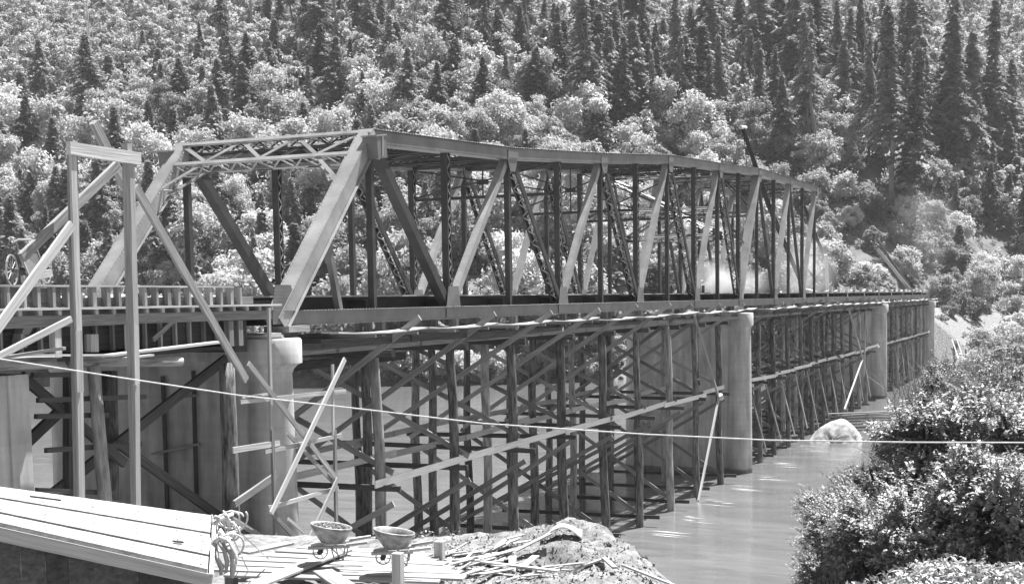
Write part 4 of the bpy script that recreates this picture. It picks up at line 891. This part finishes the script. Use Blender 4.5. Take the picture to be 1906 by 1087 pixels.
def conifer(h, seed, rad=.17, bare=.12, sparse=1., size=.55):
    g_ = random.Random(seed); P_ = []; N_ = []; S_ = []; z = h*bare; 
    while z < h*.985:
        f = (z-h*bare)/(h*(1-bare)); L0 = h*rad*(1-f)**.8*(.75+.25*math.sin(f*9+seed))+.25; nb_ = max(3, int((7-2*f)*sparse)); a0 = g_.uniform(0, 6)
        for b in range(nb_):
            if g_.random() < .16: continue
            a = a0+6.283*b/nb_+g_.uniform(-.35, .35); L_ = L0*g_.uniform(.6, 1.15); dx, dy = math.cos(a), math.sin(a); steps = max(2, int(L_/(size*.42)))
            dr = g_.uniform(.25, .5)
            for s_ in range(steps):
                u = (s_+.6)/steps; rr = L_*u; zz = z+.18*L_*math.sin(u*2.2)-dr*rr*u
                for side in (-1, 0, 1):
                    w = side*size*.42*(1.1-.6*u); P_.append((dx*rr-dy*w+g_.uniform(-.1, .1), dy*rr+dx*w+g_.uniform(-.1, .1), zz-abs(side)*.12+g_.uniform(-.1, .1)))
                    N_.append((dx*.5+g_.gauss(0, .5), dy*.5+g_.gauss(0, .5), .8)); S_.append(size*g_.uniform(.75, 1.25))
        z += h*.021*g_.uniform(.7, 1.3)*(1.25 if f < .5 else .9)
    for i in range(12): P_.append((g_.uniform(-.1, .1), g_.uniform(-.1, .1), h-i*.12)); N_.append((g_.gauss(0, 1), g_.gauss(0, 1), .2)); S_.append(size*.5)
    return leaves(np.array(P_), np.array(N_), np.array(S_), 1.9)
BROAD = []
for k_ in range(7):
    h = (9, 11, 8, 12, 10, 7, 9)[k_]; rad = (3.6, 3.6, 3.6, 4.2, 3.2, 3.4, 4.4)[k_]
    q_, cen = clumpy(7500, (34, 22, 48, 28, 40, 18, 56)[k_], rad*(1.25, 1.3, 1.1, 1.2, 1.35, 1.2, 1.15)[k_], h*.88, h*.14, (.40, .36, .42, .4, .34, .44, .38)[k_], 100+k_, (.30, .38, .24, .34, .27, .42, .22)[k_], (.55, .2, .7, .4, .9, .3, .5)[k_]); cm = quads_mesh('broadleaf_crown', q_); cm.materials.append(M['leafdark'] if k_ in (4,) else M['leafmid'] if k_ in (2, 6) else M['leaf'])
    tm = trunk_mesh(h*.8, .17, cen, 'broadleaf_trunk', seed=k_); tm.materials.append(M['trunk']); BROAD.append((cm, tm, h))
CON = []
for k_, (h, rad, bare, sp, sz) in enumerate(((17, .27, .06, 1., .5), (21, .22, .1, 1., .5), (14, .31, .04, 1., .45), (34, .15, .22, .85, .7), (38, .13, .34, .8, .75), (30, .14, .3, .75, .7), (33, .075, .6, .6, .6))):
    cm = quads_mesh('conifer_crown', conifer(h, 40+k_, rad, bare, sp, sz)); cm.materials.append(M['needle'])
    tm = trunk_mesh(h*.99, .2+h*.008, None, 'conifer_trunk', seed=50+k_); tm.materials.append(M['trunk']); CON.append((cm, tm, h))
sm = trunk_mesh(16, .26, [(1.2, .3, 9), (-1., .6, 11), (.4, -1.1, 13), (.8, .8, 14.5)], 'snag', seed=77, limbs=4); sm.materials.append(M['snag'])
def tree(kind, var, x, y, sc_, label, group, rot=None, z=None, tilt=0.):
    cm, tm, h = (BROAD if kind == 'broad' else CON)[var]
    z = gz(x, y) if z is None else z
    o = thing('broadleaf_tree' if kind == 'broad' else 'conifer_tree', label, 'tree', group, (x, y, z)); o.rotation_euler = (tilt, tilt*.5, rng.uniform(0, 6.28) if rot is None else rot); s_ = sc_; o.scale = (s_*rng.uniform(.9, 1.1), s_*rng.uniform(.9, 1.1), s_)
    if kind == 'con': w_ = rng.uniform(.85, 1.65); o.scale = (s_*w_, s_*w_*rng.uniform(.85, 1.15), s_); o.rotation_euler.x += rng.uniform(-.05, .05); o.rotation_euler.y += rng.uniform(-.05, .05)
    a = link('crown', cm, None, o); b = link('trunk', tm, None, o)
    return o

# ------------------------------------------------------------------ the wooded hillside
def zone(px):
    for lim, s_ in ((290, 'left of the truss portal'), (690, 'behind the truss portal'), (1110, 'behind the middle of the truss'), (1520, 'behind the far end of the truss'), (9999, 'right of the truss end')):
        if px < lim: return s_
bro, con = [], []; xs = np.arange(110, 500, 4.6); ys = np.arange(-90, 330, 4.6)
cand = []
for x in xs:
    for y in ys: cand.append((x+rng.uniform(-2, 2), y+rng.uniform(-2, 2)))
cand = np.array(cand); hs = height(cand[:, 0], cand[:, 1]); sdv = shore_dist(cand[:, 0], cand[:, 1])
kept = []
for (x, y), z, s_ in zip(cand, hs, sdv):
    if s_ < 2 or z < WATER+.3: continue
    px, py, d = pix((x, y, z))
    if px < -70 or px > 1980 or py < -40 or py > 730: continue
    if z < -3.5 and px > 1450: continue        # gravel bar: handled below
    if abs(y-4) < 7 and x < 214: continue
    if px > 1560 and py > 430 and rng.random() < .6: continue
    kept.append((d, x, y, z, px, py, s_))
kept.sort()
nB = nC = 0; extra = []
for (d, x, y, z, px, py, s_) in kept:
    n1 = math.sin(x*.045+1)+math.cos(y*.05+.5)+math.sin((x+y)*.021)
    pc = .30 if px < 700 else .26
    if py < 330 and px > 1080: pc = .50
    if py < 200 and px < 1080: pc = .36
    if px > 1150 and 330 < py < 560: pc = .12
    pc *= .85; pc += .16*n1
    if rng.random() < pc: con.append((d, x, y, z, px, py))
    else: bro.append((d, x, y, z, px, py))
# near ones are individuals; more than 300 of a kind: the rest is one mass
def vis(c): return c
# conifers are thinned so that they stay apart
cc = []
for c in con:
    if all((c[1]-e[1])**2+(c[2]-e[2])**2 > 26 for e in cc): cc.append(c)
    else: bro.append(c)
bro.sort(); bsel = []
for c in bro:
    if all((c[1]-e[1])**2+(c[2]-e[2])**2 > 34 for e in bsel[-200:]): bsel.append(c)
def rank(c): return c[0]
cc = cc[:290]; B_ind = bsel[:290]; B_rest = bsel[290:]
print('conifers', len(con), len(cc), 'broad', len(bro), len(bsel), len(B_rest), 'far limit', B_ind[-1][0])
for (d, x, y, z, px, py) in B_ind:
    small = .75 if s_ < 6 else 1.; tall = px > 1150 and py > 330
    sp = 1.02; sp *= .55 if (px > 1545 and py > 400) else (.72 if tall else 1.); tree('broad', rng.randrange(7), x, y, rng.choice((.6, .8, .95, 1.1, 1.3))*rng.uniform(.9, 1.1)*sp, f'pale leafy broadleaf tree on the hillside {zone(px)}', f'broadleaf trees {zone(px)}')
for (d, x, y, z, px, py) in cc:
    if px > 1080 and py < 330: v = rng.choice((0, 1, 3, 4, 5, 1)); s2 = rng.uniform(.5, 1.0)*(1.25 if v < 2 else 1)
    elif py < 120: v = rng.choice((1, 3, 5, 6, 0)); s2 = rng.uniform(.5, .8)
    else: v = rng.choice((0, 1, 2, 2)); s2 = rng.uniform(.5, 1.05)
    tree('con', v, x, y, s2, f'dark pointed conifer on the hillside {zone(px)}', f'conifers {zone(px)}')
# the big firs right of the truss, tallest of all
for (px, ybase, ytop, v, lb) in ((1660, 392, 18, 4, 'very tall bare trunked fir, leftmost of the big firs right of the bridge'), (1690, 408, 95, 3, 'tall leaning dark fir second from the left among the big firs'), (1762, 345, 0, 4, 'tall fir with bare lower trunk in the middle of the big firs'), (1782, 372, 30, 3, 'tall straight fir with thin trunk right of the middle big fir'), (1808, 365, 60, 5, 'narrow fir near the right end of the big firs'), (1735, 330, 40, 5, 'slim fir between the leaning fir and the middle big fir'), (1838, 330, 10, 4, 'rightmost of the big firs near the photo edge'), (1265, 290, 70, 6, 'thin tall fir with high crown behind the far truss end'), (1098, 285, -20, 4, 'tall fir with drooping crown directly behind the truss middle'), (1515, 330, 60, 6, 'slender fir with high thin crown above the truss end'), (1415, 270, 80, 5, 'narrow tall fir left of the slender high crowned one')):
    dlo = 200.
    for d_ in np.arange(195, 430, 1.5):
        P_ = dp(px, ybase, d_)
        if gz(P_.x, P_.y) >= P_.z: break
    P_ = dp(px, ybase, d_); hh = (ybase-ytop)*d_/FOC
    o = tree('con', v, P_.x, P_.y, hh/CON[v][2], lb, 'big firs', tilt=.06 if 'leaning' in lb else 0.); o.scale[0] = o.scale[1] = o.scale[2]*1.15
# bare snags
for k_, (px, yb, yt) in enumerate(((170, 150, 0), (100, 60, 5), (310, 55, -20), (62, 55, 0), (415, 60, 0), (640, 90, -10), (685, 95, 0), (770, 110, 0), (1170, 60, -20), (1573, 145, -10), (1528, 190, 90), (1230, 70, 0), (735, 130, 40), (645, 130, 80), (1840, 250, 150), (470, 60, -30), (520, 150, 80), (590, 60, -20), (860, 90, -10), (905, 70, -20), (985, 140, 20), (1040, 60, -30), (1290, 120, 0), (1350, 160, 30), (1395, 60, -20), (1610, 200, 60), (1655, 60, -30), (240, 120, 30), (30, 170, 60), (560, 230, 160))):
    for d_ in np.arange(195, 460, 1.5):
        P_ = dp(px, yb, d_)
        if gz(P_.x, P_.y) >= P_.z: break
    o = link('dead_tree', sm); o.location = (P_.x, P_.y, gz(P_.x, P_.y)); h_ = (yb-yt)*d_/FOC; o.scale = (1.5, 1.5, h_/16*1.1); o.rotation_euler = (rng.uniform(-.03, .03), rng.uniform(-.03, .03), rng.uniform(0, 6))
    tag(o, f'pale bare dead trunk standing on the slope {zone(px)}', 'dead tree', f'dead trunks {zone(px)}')
# background mass of further broadleaf trees, and undergrowth on the slope: stuff
def mass(name, pts, lb, n_each, rad, size, material, hgt=4.):
    q_ = []
    protos = [clumpy(n_each, 14, rad, hgt, 0., size, 900+i)[0] for i in range(5)]
    for (x, y, z, s_) in pts:
        a = rng.uniform(0, 6.28); c, s0 = math.cos(a), math.sin(a); Rm = np.array([[c, -s0, 0], [s0, c, 0], [0, 0, 1]]); q_.append((protos[rng.randrange(5)]@Rm.T)*s_+np.array([x, y, z]))
    o = link(name, quads_mesh(name, np.concatenate(q_)), material); return tag(o, lb, 'undergrowth', None, 'stuff')
print('rest', len(B_rest))
mass('forest_mass', [(c[1], c[2], c[3]+1.0, rng.uniform(.9, 1.5)) for c in B_rest], 'mass of leafy trees high on the hillside', 900, 3.2, .5, M['leaf'], 7.)
und = []
for (d, x, y, z, px, py, s_) in kept:
    for _ in range(4):
        xx, yy = x+rng.uniform(-2.4, 2.4), y+rng.uniform(-2.4, 2.4); und.append((xx, yy, s_))
uh = height(np.array([u[0] for u in und]), np.array([u[1] for u in und]))
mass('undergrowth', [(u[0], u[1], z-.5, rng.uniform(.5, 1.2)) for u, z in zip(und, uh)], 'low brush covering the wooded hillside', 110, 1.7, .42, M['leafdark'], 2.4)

# bushes on the far bar at the right and at the water's edge
bq, bcen = clumpy(2400, 26, 2.6, 3.6, .1, .28, 300); BU = [quads_mesh('bush_foliage', bq)]
bq, bcen2 = clumpy(2400, 20, 3.2, 2.8, .1, .28, 301); BU.append(quads_mesh('bush_foliage', bq))
for b in BU: b.materials.append(M['leaf'])
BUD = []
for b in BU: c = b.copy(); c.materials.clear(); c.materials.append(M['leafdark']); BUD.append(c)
def bush(px, py, sc_, lb, dark=False, group='bushes on the far bank', v=None):
    for d_ in np.arange(110, 330, 1.):
        P_ = dp(px, py, d_)
        if gz(P_.x, P_.y) >= P_.z: break
    o = thing('bush', lb, 'bush', group, (P_.x, P_.y, gz(P_.x, P_.y))); o.scale = (sc_,)*3; o.rotation_euler = (0, 0, rng.uniform(0, 6))
    v = rng.randrange(2) if v is None else v; link('foliage', (BUD if dark else BU)[v], None, o)
    mb = MB(); 
    for i in range(5): mb.tube([(0, 0, -.2), (rng.uniform(-1, 1), rng.uniform(-1, 1), 1.6)], [.07, .03], 5)
    s_ = mesh('stems', mb.v, mb.f); link('stems', s_, M['trunk'], o)
for (px, py, s_, dk, lb) in ((1808, 592, 1.3, True, 'dark bush on the bank just right of the bridge end'), (1770, 590, .7, True, 'small dark bush between bridge end and the bigger dark bush'), (1862, 560, 1.3, False, 'pale bush behind the dark bush right of the bridge'), (1893, 590, 1.2, False, 'pale bush at the right photo edge level with the deck'), (1758, 548, .9, False, 'pale bush directly above the end of the bridge'), (1838, 672, 1.2, True, 'dark bush below the ladder on the gravel bank'), (1885, 655, 1.6, False, 'broad pale bush right of the ladder'), (1876, 700, 1.4, True, 'dark bush under the broad pale one at the right edge'), (1815, 700, 1.1, False, 'grey bush rising just behind the foreground foliage'), (1826, 635, .7, False, 'small bush right beside the ladder top'), (1900, 620, 1.3, False, 'pale bush above the broad one at the right edge'), (1770, 505, 1.4, True, 'round dark bush on the cleared slope above the bridge end'), (1820, 520, 1.5, False, 'pale bush on the cleared slope right of the round dark one'), (1870, 520, 1.6, False, 'pale bush at the foot of the slope near the right edge'), (1610, 520, 1.0, False, 'pale bush behind the deck left of the leaning poles'), (1580, 530, .9, True, 'dark bush behind the derrick legs'), (1700, 500, 1.1, True, 'dark bush on the slope right of the leaning poles'), (1640, 505, .9, True, 'dark bush on the slope behind the leaning poles'), (1735, 470, 1.2, True, 'dark bush on the open slope below the big firs'), (1660, 450, 1.1, False, 'pale bush on the open slope below the leftmost big fir')):
    bush(px, py, s_, lb, dk)
for i in range(16):
    px = 560+i*34+rng.uniform(-10, 10); bush(px, 712+rng.uniform(-6, 3), rng.uniform(.9, 1.5), 'bush overhanging the far waterline seen between the bents', rng.random() < .35, 'bushes along the far waterline')

bar = []
for _ in range(900):
    x, y = rng.uniform(150, 300), rng.uniform(-60, 8); bar.append((x, y, rng.uniform(.15, .5)))
bh = height(np.array([b[0] for b in bar]), np.array([b[1] for b in bar]))
mass('bank_brush', [(b[0], b[1], z-.1, b[2]) for b, z in zip(bar, bh) if z > WATER+.5], 'low scrub scattered over the gravel bank right of the bridge', 160, 2.4, .5, M['leafdark'], 2.2)
# ------------------------------------------------------------------ large bushes in the right foreground
def twiggy(tw, rad, hgt, size, seed, cl=16, left=0.):
    g_ = np.random.default_rng(seed); C0 = np.array([0, 0, hgt*.12]); P_ = []; N_ = []; S_ = []; tips = []
    d = g_.normal(size=(cl, 3)); d[:, 2] = abs(d[:, 2])*.9-.15; d /= np.linalg.norm(d, axis=1)[:, None]; cen = d*g_.uniform(.35, .8, (cl, 1))*np.array([rad, rad, hgt*.62])+np.array([0, 0, hgt*.38])
    for i in range(tw):
        c = cen[g_.integers(cl)]+g_.normal(size=3)*rad*.13; o = c-C0; o /= np.linalg.norm(o)+1e-6; dr = o*.8+g_.normal(size=3)*.42+np.array([0, 0, .25]); dr += left*(-RT); dr /= np.linalg.norm(dr)
        L = g_.uniform(.22, .55)*rad*.62; k = int(L/(size*.42))+3; r1 = np.cross(dr, g_.normal(size=3)); r1 /= np.linalg.norm(r1)+1e-6
        tips.append((c, c+dr*L))
        for j in range(k):
            u = (j+.5)/k; sd = 1 if j % 2 else -1; p = c+dr*L*u+np.array([0, 0, -.18*L*u*u])+r1*sd*size*.42
            P_.append(p); N_.append(np.array([0, 0, .8])+o*.5+g_.normal(size=3)*.42); S_.append(size*g_.uniform(.7, 1.25)*(1.1-.5*u))
    return leaves(np.array(P_), np.array(N_), np.array(S_), 1.5), cen, tips
def big_bush(name, lb, px, py, t_, rad, hgt, n, size, seed, cl=40, mat_='nearleaf', drop=0.):
    P_ = dp(px, py, t_); g0 = gz(P_.x, P_.y); o = thing(name, lb, 'bush', 'bushes in the right foreground', (P_.x, P_.y, P_.z-hgt/2))
    q_, cen, tips = twiggy(int(n*.19), rad*1.12, hgt*1.1, size*.64, seed, 18, .7 if 'feathery' in lb else 0.); f = link('foliage', quads_mesh('foliage', q_), M[mat_], o)
    mb = MB(); rr = random.Random(seed); zb = min(g0-.2-(P_.z-hgt/2), 0)
    for c in cen[:26]:
        b_ = Vector((rr.uniform(-.25, .25), rr.uniform(-.25, .25), zb)); q2 = Vector(c)*1.05; mb.tube([b_, b_.lerp(q2, .5)+Vector((0, 0, .25)), q2], [.035, .022, .006], 5)
    for (p, q) in tips[::3]: mb.tube([p, q], [.006, .003], 3)
    s_ = mesh('stems', mb.v, mb.f); link('stems', s_, M['trunk'], o); return o
for i, a in enumerate((
    ('leafy bush filling the right edge of the foreground', 1880, 850, 20., 1.1, 2.3, 9000, .105),
    ('dense bush in the middle of the foreground foliage', 1750, 880, 20.5, 1.05, 2.2, 9000, .10),
    ('bush in the lower right foreground with broad pale leaves', 1840, 960, 18.5, 1.0, 1.5, 8000, .105),
    ('bush at the lower middle of the foreground foliage', 1660, 990, 19.5, .9, 1.3, 8000, .085),
    ('feathery bush leaning left over the water', 1570, 985, 21., .75, 1.25, 7000, .06),
    ('feathery bush tip reaching furthest left over the river', 1520, 945, 22.5, .5, .6, 2600, .05),
    ('leafy bush standing just right of the crib', 1785, 810, 23., .75, 1.3, 7000, .075),
    ('tall bush rising at the upper right of the foreground', 1850, 775, 24., 1.0, 1.2, 7000, .085),
    ('dark bush just right of the boulder', 1715, 880, 22., .75, 1.2, 7000, .08),
    ('bush at the lower left corner of the foreground foliage', 1560, 1060, 20., .7, 1.0, 5500, .06),
    ('dark scrub on the bank behind the tall right bush', 1890, 735, 27., 1.2, 1.3, 7000, .08),
    ('dark scrub filling the gap between crib and right bushes', 1770, 745, 28., 1.1, 1.2, 7000, .075),
    ('dark spreading bush tying the middle of the foliage together', 1720, 950, 21.5, 1.1, 1.6, 8000, .08),
    ('dark leafy bush behind the feathery ones by the water', 1630, 930, 22.5, .8, 1.2, 7000, .07),
    ('low bush at the bottom right corner under the edge bush', 1890, 1045, 18.5, .8, .9, 6000, .09),
    ('low bush at the bottom of the foreground between two taller ones', 1760, 1045, 18.6, .8, .9, 6000, .09))):
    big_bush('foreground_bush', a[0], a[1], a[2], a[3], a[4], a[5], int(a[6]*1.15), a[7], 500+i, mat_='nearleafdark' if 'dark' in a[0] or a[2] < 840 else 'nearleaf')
# fine bare twigs rising above the bushes
mb = MB()
for i in range(70):
    px = rng.uniform(1655, 1880); b = dp(px, rng.uniform(730, 800), 23.5); a = rng.gauss(0, .35); L = rng.uniform(.35, .85); q = b+Vector((RT[0]*math.sin(a)*L, RT[1]*math.sin(a)*L, math.cos(a)*L)); mb.tube([b, b.lerp(q, .5)+Vector((0, 0, .05)), q], [.008, .006, .003], 4)
    for k_ in range(3): p = b.lerp(q, rng.uniform(.4, .9)); mb.tube([p, p+Vector((rng.gauss(0, .1), rng.gauss(0, .1), .18))], [.004, .002], 3)
tag(mb.build('bare_twigs', M['snag'], None), 'thin bare twigs sticking up above the foreground bushes', 'twigs', None, 'stuff')
# low pale plants at the very bottom right
def ground_plants(name, lb, boxes, n, size, seed, hmax=.35):
    g_ = np.random.default_rng(seed); P_ = []
    for i in range(n):
        x0, x1, y0, y1, t0, t1 = boxes[i % len(boxes)]; p = dp(g_.uniform(x0, x1), g_.uniform(y0, y1), g_.uniform(t0, t1)); P_.append((p.x, p.y))
    P_ = np.array(P_); z = height(P_[:, 0], P_[:, 1]); c = np.column_stack([P_, z+g_.uniform(0.03, hmax, n)]); nr = g_.normal(size=(n, 3))*.6+np.array([0, 0, 1])
    tag(link(name, quads_mesh(name, leaves(c, nr, g_.uniform(.6, 1.3, n)*size, 1.9)), M['nearleaf']), lb, 'plants', None, 'stuff')
ground_plants('ground_cover', 'low pale leafy plants on the bank at the bottom right corner', [(1500, 1930, 1050, 1100, 15, 19), (1700, 1930, 1030, 1100, 13.5, 18)], 11000, .055, 71)
ground_plants('bank_weeds', 'thin weeds on the bank between heap and platform', [(770, 860, 1000, 1040, 27, 34), (830, 1180, 1010, 1090, 25, 29)], 900, .045, 72, .2)

# ------------------------------------------------------------------ steam and the air between
def puff(c, r, dens, lb, seed, sc3=(.5, .5, .5)):
    mb = blob(c, r[0], r[1], r[2], seed, 20, 12, .1); o = mb.build('steam', None, None); tag(o, lb, 'steam', None, 'stuff')
    m = bpy.data.materials.new('steam'); m.use_nodes = True; N = m.node_tree.nodes; L = m.node_tree.links; N.clear(); ou = N.new('ShaderNodeOutputMaterial'); v = N.new('ShaderNodeVolumePrincipled'); v.inputs['Color'].default_value = (1, 1, 1, 1)
    tc = N.new('ShaderNodeTexCoord'); nz = N.new('ShaderNodeTexNoise'); nz.inputs['Scale'].default_value = sc3[0]; nz.inputs['Detail'].default_value = 4
    g = N.new('ShaderNodeTexGradient'); g.gradient_type = 'QUADRATIC_SPHERE'; mp = N.new('ShaderNodeMapping'); mp.vector_type = 'TEXTURE'; mp.inputs['Location'].default_value = c; mp.inputs['Scale'].default_value = tuple(q*1.05 for q in r)
    L.new(tc.outputs['Object'], mp.inputs[0]); L.new(mp.outputs[0], g.inputs[0]); L.new(tc.outputs['Object'], nz.inputs[0])
    a = N.new('ShaderNodeMapRange'); a.inputs[1].default_value = .38; a.inputs[2].default_value = .62; L.new(nz.outputs[0], a.inputs[0])
    q = N.new('ShaderNodeMath'); q.operation = 'MULTIPLY'; L.new(a.outputs[0], q.inputs[0]); L.new(g.outputs[1], q.inputs[1]); q2 = N.new('ShaderNodeMath'); q2.operation = 'MULTIPLY'; q2.inputs[1].default_value = dens; L.new(q.outputs[0], q2.inputs[0])
    L.new(q2.outputs[0], v.inputs['Density']); L.new(v.outputs[0], ou.inputs['Volume']); o.data.materials.append(m)
puff(tuple(on(1330, 520, 1, 4.2)), (5.5, 1.6, 1.7), 1.8, 'white jet of steam blowing right from the hoisting engine', 3)
puff(tuple(on(1375, 528, 1, 4.2)), (11, 2., 1.7), .7, 'low thin steam drifting along the deck inside the truss', 7)
puff(tuple(on(1500, 505, 1, 3.6)), (13, 3, 4.), .4, 'cloud of steam hanging around the far truss end', 4)
puff(tuple(on(1720, 455, 1, 8)), (24, 9, 13), .10, 'faint smoke drifting over the slope above the bridge end', 5, (.12, 0, 0))
hz = MB(); hz.box((-70, -300, -18), (640, 520, 175)); o = hz.build('haze', None, None); tag(o, kind='stuff', label='thin summer haze over the valley', cat='haze')
m = bpy.data.materials.new('haze'); m.use_nodes = True; N = m.node_tree.nodes; N.clear(); ou = N.new('ShaderNodeOutputMaterial'); v = N.new('ShaderNodeVolumePrincipled')
v.inputs['Color'].default_value = (.95, .95, .95, 1); v.inputs['Density'].default_value = .00014; v.inputs['Anisotropy'].default_value = 0
m.node_tree.links.new(v.outputs[0], ou.inputs['Volume']); o.data.materials.append(m)
